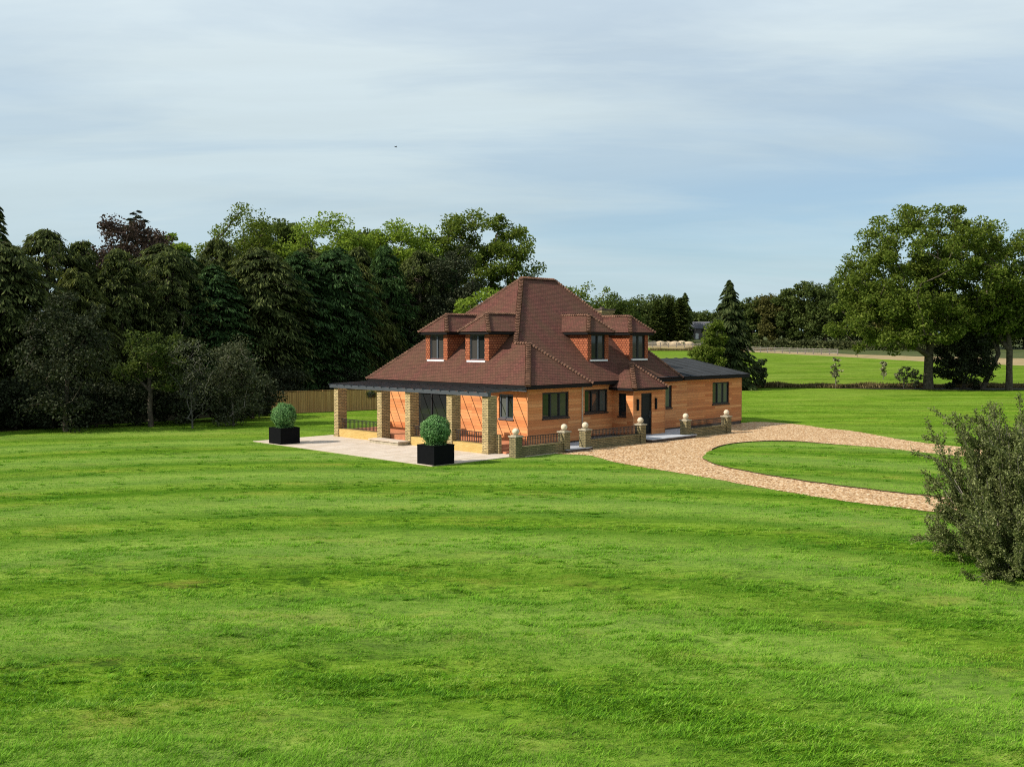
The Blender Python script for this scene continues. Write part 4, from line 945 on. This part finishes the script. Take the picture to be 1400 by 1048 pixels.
deciduous('shrub', 'rounded grey leaved shrub left of the board fence', 'shrub', at(318, 57, 0), 34, [(0, 0, 1.9, 2.0, 1.5, 1.9), (0.3, 0, 3.6, 1.6, 1.3, 1.5)], 0.5, 0.07, 120, 110, 0.45, 0.065, L['grey'], M['bark_pale'], flat=0.1, low=0.2)
base_b = deciduous('bush', 'low dark bush along the foot of the conifer hedge', 'bush', at(20, 54.5, 0), 35, [(0, 0, 1.3, 2.2, 1.6, 1.5)], 0.3, 0.08, 60, 100, 0.5, 0.09, L['holly'], flat=0.1, low=0.1, group='low dark bushes at the hedge foot')
for i, (px, d, s) in enumerate(((-60, 53, 1.1), (70, 55, 0.9), (130, 56, 1.05), (185, 57, 0.8), (240, 58.5, 1.0), (295, 60, 0.85), (345, 62, 1.1), (385, 70, 1.0), (470, 76, 1.1))):
    place(base_b, at(px, d, 0), 'low dark bush along the foot of the conifer hedge', i * 1.3, s, s * (0.9 + 0.2 * (i % 2)))

# trees behind the row
H_ = lambda ytop, d: CAM_H + (466.4 - ytop) / 1350 * d
def round_tree(px, d, ytop, R, mat, lab, seed, name='tree', n=170, nl=230, leaf=0.13, cr=None, depth=None, group=None, th=0.3, cat='tree'):
    z0 = float(far_z(d)); H = H_(ytop, d) - z0; hz = depth or min(H * 0.42, R * 1.25)
    return deciduous(name, lab, cat, at(px, d), seed, [(0, 0, H - hz, R, R, hz), (R * 0.35, 0, H - hz * 1.25, R * 0.8, R * 0.85, hz * 0.8), (-R * 0.4, 0, H - hz * 1.35, R * 0.75, R * 0.8, hz * 0.75)], H * th, max(0.12, H * 0.022), n, nl, cr or R * 0.26, leaf, mat, group=group, twig=d < 150, shell=0.78)
round_tree(178, 80, 297, 3.4, L['copper'], 'copper brown leaved tree top rising behind the conifer hedge', 41, nl=190, leaf=0.12)
conifer('cedar', 'dark layered cedar top rising behind the copper leaved tree', 'conifer', at(190, 84, 0), 42, 15.9, 3.6, L['holly'], n_br=90, n_sp=60, spray=0.45, droop=0.05, power=0.55, rise=0.15, width=0.12)
conifer('conifer', 'tall narrow dark conifer at the very left picture edge', 'conifer', at(2, 64, 0), 43, 13.6, 2.2, L['conifer'], n_br=120, n_sp=50, spray=0.4, droop=0.35, power=0.7)
round_tree(232, 88, 322, 1.9, L['lime'], 'small bright lime green tree top left of the hedge middle', 44, n=70)
round_tree(335, 92, 287, 4.0, L['ash'], 'loose grey green tree top behind the middle of the hedge', 45, n=130, nl=150, leaf=0.12)
round_tree(388, 98, 301, 3.2, L['oak'], 'dark green rounded tree top left of the lime green one', 46)
round_tree(445, 92, 292, 4.3, L['lime'], 'rounded lime green tree top standing above the conifer hedge', 47, n=200, th=0.35)
round_tree(548, 98, 302, 3.8, L['lime'], 'olive green tree top left of the tall see-through tree', 48, n=150)
round_tree(495, 102, 318, 3.0, L['oak'], 'dark green tree top between lime green and olive green ones', 49)
deciduous('tall_tree', 'tall airy tree with sky showing through behind the house roof', 'tree', at(662, 100, 0), 50, [(0, 0, 13.8, 5.0, 4.5, 4.9), (2.9, 0, 11.8, 2.9, 3.5, 3.4), (-3.0, 0, 12.6, 2.8, 3, 4.4)], 6.5, 0.36, 130, 190, 0.85, 0.14, L['ash'], flat=0.3, shell=0.6)
deciduous('holly_tree', 'grey black dense tree just left of the house roof', 'tree', at(624, 86, 0), 51, [(0, 0, 8.5, 3.0, 2.6, 5.4), (0, 0, 5, 3.4, 3, 4)], 3, 0.25, 150, 200, 0.75, 0.11, L['holly'], flat=0.1)
deciduous('small_tree', 'bright leaved small tree peeping over the left dormer roof', 'tree', at(668, 72, 0), 52, [(0, 0, 7.0, 2.3, 1.8, 1.9), (-1.6, 0, 6.0, 1.5, 1.4, 1.2)], 3, 0.18, 60, 110, 0.5, 0.11, L['lime'])
deciduous('small_tree', 'loose twiggy tree behind the right slope of the main roof', 'tree', at(795, 76, 0), 53, [(0, 0, 7.2, 2.5, 2, 2.8), (1.3, 0, 6.8, 1.4, 1.4, 1.9)], 3, 0.2, 75, 60, 0.5, 0.10, L['ash'])
round_tree(838, 130, 402, 3.6, L['oak'], 'dark tree behind the chimney and rightmost dormer', 54)

# far left-of-centre group
for i, (px, d, yt, R, mat, lab) in enumerate(((868, 300, 410, 6.5, 'distant', 'far round tree right behind the rightmost dormer'), (888, 318, 404, 7, 'distant', 'far broad tree highest above the columnar evergreens'),
        (912, 322, 405, 6.5, 'distant', 'far dark tree between the two tallest of the distant group'), (848, 280, 418, 5, 'distant', 'far lower tree touching the chimney'))):
    round_tree(px, d, yt, R, L[mat], lab, 60 + i, n=130, nl=110, leaf=0.32)
colp = conifer('columnar_evergreen', 'narrow columnar evergreen, left one of three before the far trees', 'evergreen', at(899, 283), 66, 12.6, 2.2, L['distant'], 'columnar evergreens', n_br=170, n_sp=50, spray=0.5, droop=0.1, power=0.5, rise=0.6, width=0.25, full=0.5)
place(colp, at(915, 285), 'narrow columnar evergreen, middle one of three before the far trees', 1.0, 1.0, 1.02)
place(colp, at(930, 284), 'narrow columnar evergreen nearest to the far grey house', 2.2, 1.1, 1.05)
conifer('conifer', 'dark pointed conifer above the far grey house', 'conifer', at(936, 300), 67, 14.8, 3.0, L['distant'], n_br=90, n_sp=30, spray=0.8, droop=0.2, power=0.6, width=0.25)
for i, (px, yt, lab) in enumerate(((950, 424, 'farthest low wood tree directly above the grey house roof'), (966, 428, 'farthest low wood tree right of the grey house roof'), (984, 426, 'farthest low wood tree behind the spruce'), (1012, 418, 'farthest low wood tree just right of the spruce top'))):
    round_tree(px, 425, yt, 7, L['distant'], lab, 70 + i, n=80, nl=70, leaf=0.45)
# wood on the right
WR = [(1030, 408, 5.5, 'distant', 'right edge of spruce'), (1052, 400, 6, 'autumn', ''), (1076, 390, 6, 'distant', ''), (1102, 381, 7, 'distant', ''), (1128, 376, 7, 'distant', ''), (1160, 378, 7.5, 'distant', ''), (1195, 385, 7.5, 'autumn', ''), (1240, 390, 8, 'distant', ''), (1290, 395, 8, 'distant', ''), (1345, 395, 8, 'distant', ''), (1400, 395, 8, 'distant', '')]
WL = ['first dark round tree of the wood right of the spruce', 'russet tinged tree of the wood beyond the rail fence', 'dark round tree beyond the middle of the rail fence', 'tall dark tree beyond the right end of the rail fence', 'tallest dark wood tree left of the spreading field tree',
      'dark wood tree partly behind the left branches of the spreading tree', 'russet tinged wood tree behind the spreading field tree', 'dark wood tree hidden behind the trunk of the spreading tree', 'dark wood tree behind the right branches of the spreading tree', 'dark wood tree above the leaning trunk', 'dark wood tree at the right picture edge']
for i, ((px, yt, R, mat, _), lab) in enumerate(zip(WR, WL)):
    d = 292 - i * 4
    z0 = float(far_z(d)); H = H_(yt, d) - z0
    deciduous('tree', lab, 'tree', at(px, d), 80 + i, [(0, 0, H * 0.62, R, R, H * 0.38), (R * 0.3, -1.5, H * 0.38, R, R, H * 0.38)], H * 0.3, 0.4, 110, 130, R * 0.24, 0.34, L[mat], group='trees of the wood beyond the field', twig=False)
# bramble hedge in front of the wood, foliage lines
def leafy_strip(name, label, cat, a, b, w, h, n, leaf, mat, seed, kind=None, dense=1.0):
    rg = np.random.default_rng(seed); a, b = np.array(a, float), np.array(b, float); t = rg.random(n); d = (b - a); L_ = np.linalg.norm(d); nrm = np.array([-d[1], d[0]]) / L_
    off = rg.normal(size=n) * 0.4; hh = h * (0.55 + 0.6 * vnoise(t * L_, t * 0, 3.0, seed)); q = rg.random(n) ** 0.6
    xy = a + d * t[:, None] + nrm * (off * w * np.sqrt(1 - 0.8 * q))[:, None]; c = (a + b) / 2
    z = far_z(xy[:, 1]) + hh * q - float(far_z(c[1]))
    P = np.stack([xy[:, 0] - c[0], xy[:, 1] - c[1], z], 1); A_, B_ = rand_axes(rg, n); s = leaf * rg.uniform(0.6, 1.3, n); v, f = quads(P, A_, B_, s, s * 0.65)
    o = np_mesh(name, v, f, mat); o.location = (c[0], c[1], float(far_z(c[1]))); tag(o, label, cat, kind=kind); return o
leafy_strip('hedge', 'long low bramble hedge between the rail fence and the wood', 'hedge', (55, 272), (108, 225), 5, 2.6, 9000, 0.3, L['hedge'], 5)
leafy_strip('bush', 'low green bush beside the far grey house', 'bush', at(930, 279)[:2], at(948, 281)[:2], 3, 1.3, 700, 0.3, L['oak'], 6)
# pale straw mounds
for i in range(7):
    x, y, z = at(884 + i * 9.6, 279 + (i % 2)); mb = MB(); mb.ball((0, 0, 0), 1.75, 16, 10, sz=0.62 + 0.05 * (i % 3))
    o = mb.build('straw_mound', M['straw'], smooth=True); o.location = (x, y, z + 0.0); tag(o, 'pale rounded straw mound in the row before the far grey house', 'straw mound', 'row of pale straw mounds')

# spruce and neighbours behind the wing
conifer('spruce', 'dark pointed spruce standing behind the flat roofed wing', 'spruce', at(996, 100, 0), 100, 11.0, 3.5, L['spruce'], n_br=260, n_sp=100, spray=0.30, droop=0.35, power=0.72, width=0.13, rise=0.1, base=0.0)
deciduous('small_tree', 'lighter green rounded tree leaning against the dark spruce', 'tree', at(968, 97, 0), 101, [(0.5, 0, 4.9, 1.2, 1.3, 2.2), (0.0, 0, 3.0, 1.7, 1.5, 2.0)], 1.5, 0.15, 90, 150, 0.45, 0.11, L['ash'])
deciduous('shrub', 'pale edged shrub right of the spruce by the field', 'shrub', at(1038, 103, 0), 102, [(0, 0, 1.7, 0.9, 0.9, 1.7)], 0.5, 0.08, 45, 70, 0.35, 0.10, L['grey'], low=0.1)
def sapling(px, d, H, label, seed, w=0.45, mat='silver'):
    deciduous('sapling', label, 'sapling', at(px, d), seed, [(0, 0, H * 0.55, w, w, H * 0.45)], H * 0.3, 0.045, 22, 22, 0.22, 0.12, L[mat], M['bark_pale'], limb_min=0.02)
sapling(1143, 102, 3.2, 'slim pale leaved sapling standing alone at the lawn edge', 110, 0.5)
sapling(1208, 118, 2.4, 'tiny pale leaved sapling out in the field', 111, 0.3)
sapling(1172, 190, 3.0, 'small sapling near the right end of the rail fence', 112, 0.6, 'oak')
sapling(1236, 101, 2.6, 'pale leaved sucker left of the spreading tree trunk', 113, 0.9)
sapling(1252, 100, 2.2, 'pale leaved sucker right against the spreading tree trunk', 114, 0.5)

# the spreading tree and its neighbours
deciduous('spreading_tree', 'large spreading tree with forked trunk at the lawn edge', 'tree', at(1270, 99, 0), 120,
          [(-0.5, 0, 11.6, 8.2, 7.0, 7.0), (-6.4, 0, 9.0, 4.2, 4.8, 5.0), (5.0, 1, 11.8, 6.2, 6, 5.6), (-3.2, -2.5, 6.8, 5.4, 3.5, 3.2), (6.5, 0, 8.4, 4.5, 4, 3.6)], 3.4, 0.44, 520, 190, 0.92, 0.14, L['ash'], M['bark'], shell=0.72, flat=0.3, limb_min=0.03, low=3.2)
deciduous('field_tree', 'tree with slim straight trunk at the right picture edge', 'tree', at(1380, 98, 0), 121, [(1.0, 0, 8.6, 4.0, 3.6, 4.2), (-2.4, 0, 8.0, 2.6, 2.6, 2.6)], 4.0, 0.3, 110, 210, 0.8, 0.14, L['ash'])
deciduous('leaning_tree', 'dark tree with leaning trunk between the spreading tree and slim tree', 'tree', at(1343, 99, 0), 122, [(2.4, 0, 7.6, 2.6, 2.4, 2.6), (0.3, 0, 6.6, 2.6, 2.4, 2.2)], 3.6, 0.22, 80, 190, 0.75, 0.13, L['oak'], lean=(1.6, 0))
deciduous('thicket_bush', 'black green thicket under the spreading tree beside its trunk', 'bush', at(1318, 99.5, 0), 123, [(0, 0, 2.8, 3.0, 2.4, 3.2), (1.0, 0, 5.0, 2.2, 2, 2.0)], 1.0, 0.15, 140, 200, 0.6, 0.12, L['holly'], low=0.1)

# dry rough grass along the lawn edge
def tall_grass(name, x0, x1, y0, dy, n, h, seed):
    rg = np.random.default_rng(seed); x = rg.uniform(x0, x1, n); y = y0 + rg.normal(size=n) * dy; hh = h * (0.4 + 0.9 * vnoise(x, y, 2.5, seed)) * rg.uniform(0.5, 1.2, n)
    z = far_z(y); P = np.stack([x, y, z + hh * 0.5], 1); a = unit(np.stack([rg.normal(size=n) * 0.25, rg.normal(size=n) * 0.25, np.ones(n)], 1)); b = unit(np.stack([rg.normal(size=n), rg.normal(size=n), np.zeros(n)], 1))
    v, f = quads(P, a, b, hh * 0.5, 0.05); o = np_mesh(name, v, f, L['dry']); tag(o, 'dry brown grass strip between lawn and field', 'grass', kind='stuff'); return o
tall_grass('rough_grass', 20, 75, 103.3, 0.6, 26000, 0.55, 3)
o = tall_grass('rough_grass', 33, 62, 236, 1.0, 6000, 0.8, 4); o["label"] = 'pale dry grass along the far field edge'
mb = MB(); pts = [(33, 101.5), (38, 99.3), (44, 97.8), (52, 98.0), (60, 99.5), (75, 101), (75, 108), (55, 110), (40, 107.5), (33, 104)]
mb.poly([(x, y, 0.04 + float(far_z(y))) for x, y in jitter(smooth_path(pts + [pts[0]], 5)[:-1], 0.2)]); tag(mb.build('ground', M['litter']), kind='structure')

# far grey house
fh = empty('far_house', at(958, 330), math.radians(-28)); tag(fh, 'small grey brick house with slate roof beyond the field', 'house')
mb = MB(); w, l, e, r = 2.6, 5.2, 3.6, 5.7
mb.poly([(-l, -w, 0), (l, -w, 0), (l, -w, e), (-l, -w, e)]); mb.poly([(l, w, 0), (-l, w, 0), (-l, w, e), (l, w, e)])
mb.poly([(-l, w, 0), (-l, -w, 0), (-l, -w, e), (-l, 0, r), (-l, w, e)]); mb.poly([(l, -w, 0), (l, w, 0), (l, w, e), (l, 0, r), (l, -w, e)])
mb.build('wall', M['grey_brick'], fh)
mb = MB(); mb.poly([(-l - .3, -w - .3, e - 0.2), (l + .3, -w - .3, e - 0.2), (l + .3, 0, r + .1), (-l - .3, 0, r + .1)]); mb.poly([(l + .3, w + .3, e - 0.2), (-l - .3, w + .3, e - 0.2), (-l - .3, 0, r + .1), (l + .3, 0, r + .1)])
mb.build('roof', M['slate'], fh)
for x in (-3.6, -1.9, 1.4, 3.2):
    mb = MB(); mb.box((x - 0.4, -w - 0.05, 2.0), (x + 0.4, -w + 0.02, 3.1)); mb.build('window', M['glass'], fh)
mb = MB(); mb.box((-1.0, -w - 0.06, 0), (0.0, -w + 0.02, 1.9)); mb.build('door', M['render_white'], fh)

# bird in the sky
b = np.array([-14.0, 120, 28.2]); mb = MB()
mb.tube([(-0.18, 0, 0), (-0.05, 0, 0.02), (0.1, 0, 0.015), (0.2, 0, 0.0)], [0.015, 0.05, 0.045, 0.01], 6)
mb.poly([(-0.04, 0, 0.03), (0.08, 0, 0.03), (0.0, -0.35, 0.12), (-0.06, -0.3, 0.11)]); mb.poly([(-0.04, 0, 0.03), (-0.06, 0.3, 0.11), (0.0, 0.35, 0.12), (0.08, 0, 0.03)]); mb.poly([(0.18, 0, 0), (0.3, -0.05, 0), (0.3, 0.05, 0)])
o = mb.build('bird', M['bird'], smooth=True); o.location = b; o.rotation_euler = (0.15, 0.1, 0.5); tag(o, 'small dark bird flying above the house against the clouds', 'bird')

# ------------------------------------------------------------------ olive shrub in the right foreground
def fg_shrub(loc, seed, n_stem, n_leaf):
    rg = np.random.default_rng(seed); root = empty('large_shrub', loc); tag(root, 'large olive grey twiggy shrub on the lawn at right edge', 'shrub')
    mb = MB(); Ps, As = [], []
    def bez(p0, d0, ln, up, n=6):
        pts = [p0]; d = d0.copy()
        for k in range(n): d = d + np.array([0, 0, up]) / n + rg.normal(size=3) * 0.09; d = d / np.linalg.norm(d); pts.append(pts[-1] + d * ln / n)
        return np.array(pts)
    for i in range(n_stem):
        az = rg.uniform(0, 2 * math.pi); el = math.radians(rg.uniform(8, 84)) ; d = np.array([math.cos(az) * math.cos(el), math.sin(az) * math.cos(el), math.sin(el)])
        ln = (1.55 + 1.75 * math.sin(el)) * rg.uniform(0.72, 1.08) 
        p0 = np.array([rg.normal() * 0.22, rg.normal() * 0.22, 0.05]); pts = bez(p0, d, ln, rg.uniform(-0.15, 0.5))
        pts[:, 2] = np.maximum(pts[:, 2], 0.06)
        mb.tube(pts, [0.018 - 0.0022 * k for k in range(7)], 4, cap=False)
        for j in range(11):
            t = rg.uniform(0.22, 1.0) * 5.999; k = int(t); q = pts[k] + (pts[k + 1] - pts[k]) * (t - k)
            dd = unit((pts[k + 1] - pts[k])[None, :] + rg.normal(size=(1, 3)) * 0.14)[0] * 0.7 + unit(rg.normal(size=(1, 3)))[0] * 0.6 + np.array([0, 0, 0.15]); dd /= np.linalg.norm(dd)
            tp = bez(q, dd, rg.uniform(0.25, 0.62), 0.25, 3)
            tp[:, 2] = np.maximum(tp[:, 2], 0.03)
            mb.tube(tp, [0.006, 0.005, 0.004, 0.002], 3, cap=False)
            m = n_leaf; s = rg.random(m) * 2.999; kk = s.astype(int); Q = tp[kk] + (tp[kk + 1] - tp[kk]) * (s - kk)[:, None] + rg.normal(size=(m, 3)) * 0.035
            Ps.append(Q); As.append(np.repeat(dd[None, :], m, 0))
    # one long bare twig at the top
    tw = bez(np.array([0.1, 0, 2.6]), np.array([0.1, 0, 1.0]), 1.35, 0.0); mb.tube(tw, [0.02 - 0.0025 * k for k in range(7)], 5)
    mb.build('trunk', M['bark_pale'], root, True)
    P = np.concatenate(Ps); A0 = np.concatenate(As); n = len(P); a = unit(A0 * 0.8 + rg.normal(size=(n, 3)) * 0.7); b = unit(np.cross(a, rg.normal(size=(n, 3)))); s = rg.uniform(0.016, 0.036, n)
    v, f = quads(P, a, b, s, s * 0.5); np_mesh('crown', v, f, L['shrub'], root)
fg_shrub((10.75, 20.7, 0.0), 7, 180, 135)

# ------------------------------------------------------------------ grass blades on the lawn (nobody could count them)
def inside(x, y, poly):
    q = np.zeros(len(x), bool); n = len(poly)
    for i in range(n):
        (x0, y0), (x1, y1) = poly[i], poly[(i + 1) % n]
        if y0 == y1: continue
        q ^= ((y0 > y) != (y1 > y)) & (x < (x1 - x0) * (y - y0) / (y1 - y0) + x0)
    return q
DRIVE = smooth_path(near, 4) + smooth_path(far, 4)
def free(x, y, m=0.04):
    u = (x - HC[0]) * HU[0] + (y - HC[1]) * HU[1]; v = (x - HC[0]) * HV[0] + (y - HC[1]) * HV[1]
    built = ((u > -6.85 - m) & (u < 19) & (v > -1.5 - m) & (v < 11.9)) | ((u > -2.7) & (u < 2.2) & (v > -2.1) & (v < 0))
    return ~built & (~inside(x, y, DRIVE) | inside(x, y, isl))
def blade_mesh(x, y, h, w, rg, lean_lo, lean_hi, rad):
    n = len(x); az = rg.uniform(0, 2 * math.pi, n); ld = rg.uniform(lean_lo, lean_hi, n)
    lean = np.stack([np.cos(az), np.sin(az)], 1) * (h * ld)[:, None] + np.stack([np.full(n, 0.4), 0.5 * np.sin(rad)], 1) * h[:, None]
    z = lawn_z(x, y) + np.where(inside(x, y, isl), 0.05, 0); sd = np.stack([-np.sin(az), np.cos(az)], 1) * w[:, None]; B0 = np.stack([x, y], 1)
    v = np.empty((n, 3, 3)); v[:, 0, :2] = B0 - sd; v[:, 1, :2] = B0 + sd; v[:, 2, :2] = B0 + lean; v[:, 0, 2] = z - 0.01; v[:, 1, 2] = z - 0.01; v[:, 2, 2] = z + h
    return v.reshape(-1, 3)
def mow_r(x, y): return (np.abs(1.15 * (x - LAWN_C[0])) ** 2.4 + np.abs(y - LAWN_C[1]) ** 2.4) ** (1 / 2.4) + 1.0 * vnoise(x, y, 9, 1)
def blades(n, y0, y1, seed):
    rg = np.random.default_rng(seed); r = rg.random(n); y = 1 / (1 / y0 + r * (1 / y1 - 1 / y0)); x = rg.uniform(-1, 1, n) * (0.56 * y + 2.0)
    k = free(x, y); x, y = x[k], y[k]; n = len(x)
    rad = mow_r(x, y); row = 0.5 + 0.5 * np.sin(rad * 2 * math.pi / 2.4)
    tuft = vnoise(x, y * 1.7, 0.75, 12) * 0.6 + vnoise(x, y * 1.7, 0.28, 13) * 0.4
    fz = vnoise(x, y * 1.5, 0.11, 17)
    k = np.clip(0.3 + 1.5 * (tuft - 0.35) + 1.3 * (fz - 0.45) + 0.4 * (row - 0.5), 0.02, 1.7)
    h = (0.011 + 0.029 * k) * rg.uniform(0.6, 1.25, n); w = (0.0022 + 0.00036 * y) * rg.uniform(0.7, 1.3, n)
    return blade_mesh(x, y, h, w, rg, 0.2, 1.6, rad)
v = blades(800000, 7.0, 80.0, 77)
o = np_mesh('grass', v, np.arange(len(v)).reshape(-1, 3), L['blade']); tag(o, 'short mown grass blades on the lawn', 'grass', kind='stuff')
def clippings(nc, seed):
    """ragged longer tufts and raked cuttings lying along the mower's rows"""
    rg = np.random.default_rng(seed); r = rg.random(nc * 4); y = 1 / (1 / 7.5 + r * (1 / 48.0 - 1 / 7.5)); x = rg.uniform(-1, 1, nc * 4) * (0.56 * y + 1.5)
    rad = mow_r(x, y); p = (0.35 + 0.65 * (0.5 + 0.5 * np.sin(rad * 2 * math.pi / 2.4)) ** 2) * vnoise(x, y, 1.2, 31) ** 2 * 1.6
    k = (rg.random(len(x)) < p) & free(x, y, 0.3); x, y = x[k][:nc], y[k][:nc]; nc = len(x)
    nb = 46; ci = np.repeat(np.arange(nc), nb); sz = rg.uniform(0.05, 0.24, nc)
    X = x[ci] + rg.normal(size=nc * nb) * sz[ci]; Y = y[ci] + rg.normal(size=nc * nb) * sz[ci] * 0.38
    d = np.hypot((X - x[ci]) / sz[ci], (Y - y[ci]) / sz[ci] / 0.38); h = (0.022 + 0.055 * np.exp(-0.5 * d ** 2)) * rg.uniform(0.5, 1.2, nc * nb); w = (0.003 + 0.0004 * Y) * rg.uniform(0.7, 1.4, nc * nb)
    k = free(X, Y); return blade_mesh(X[k], Y[k], h[k], w[k], rg, 0.6, 2.6, mow_r(X[k], Y[k]))
v = clippings(5200, 78)
o = np_mesh('grass_cuttings', v, np.arange(len(v)).reshape(-1, 3), L['blade']); tag(o, 'ragged rows of cut grass lying on the lawn', 'grass', kind='stuff')
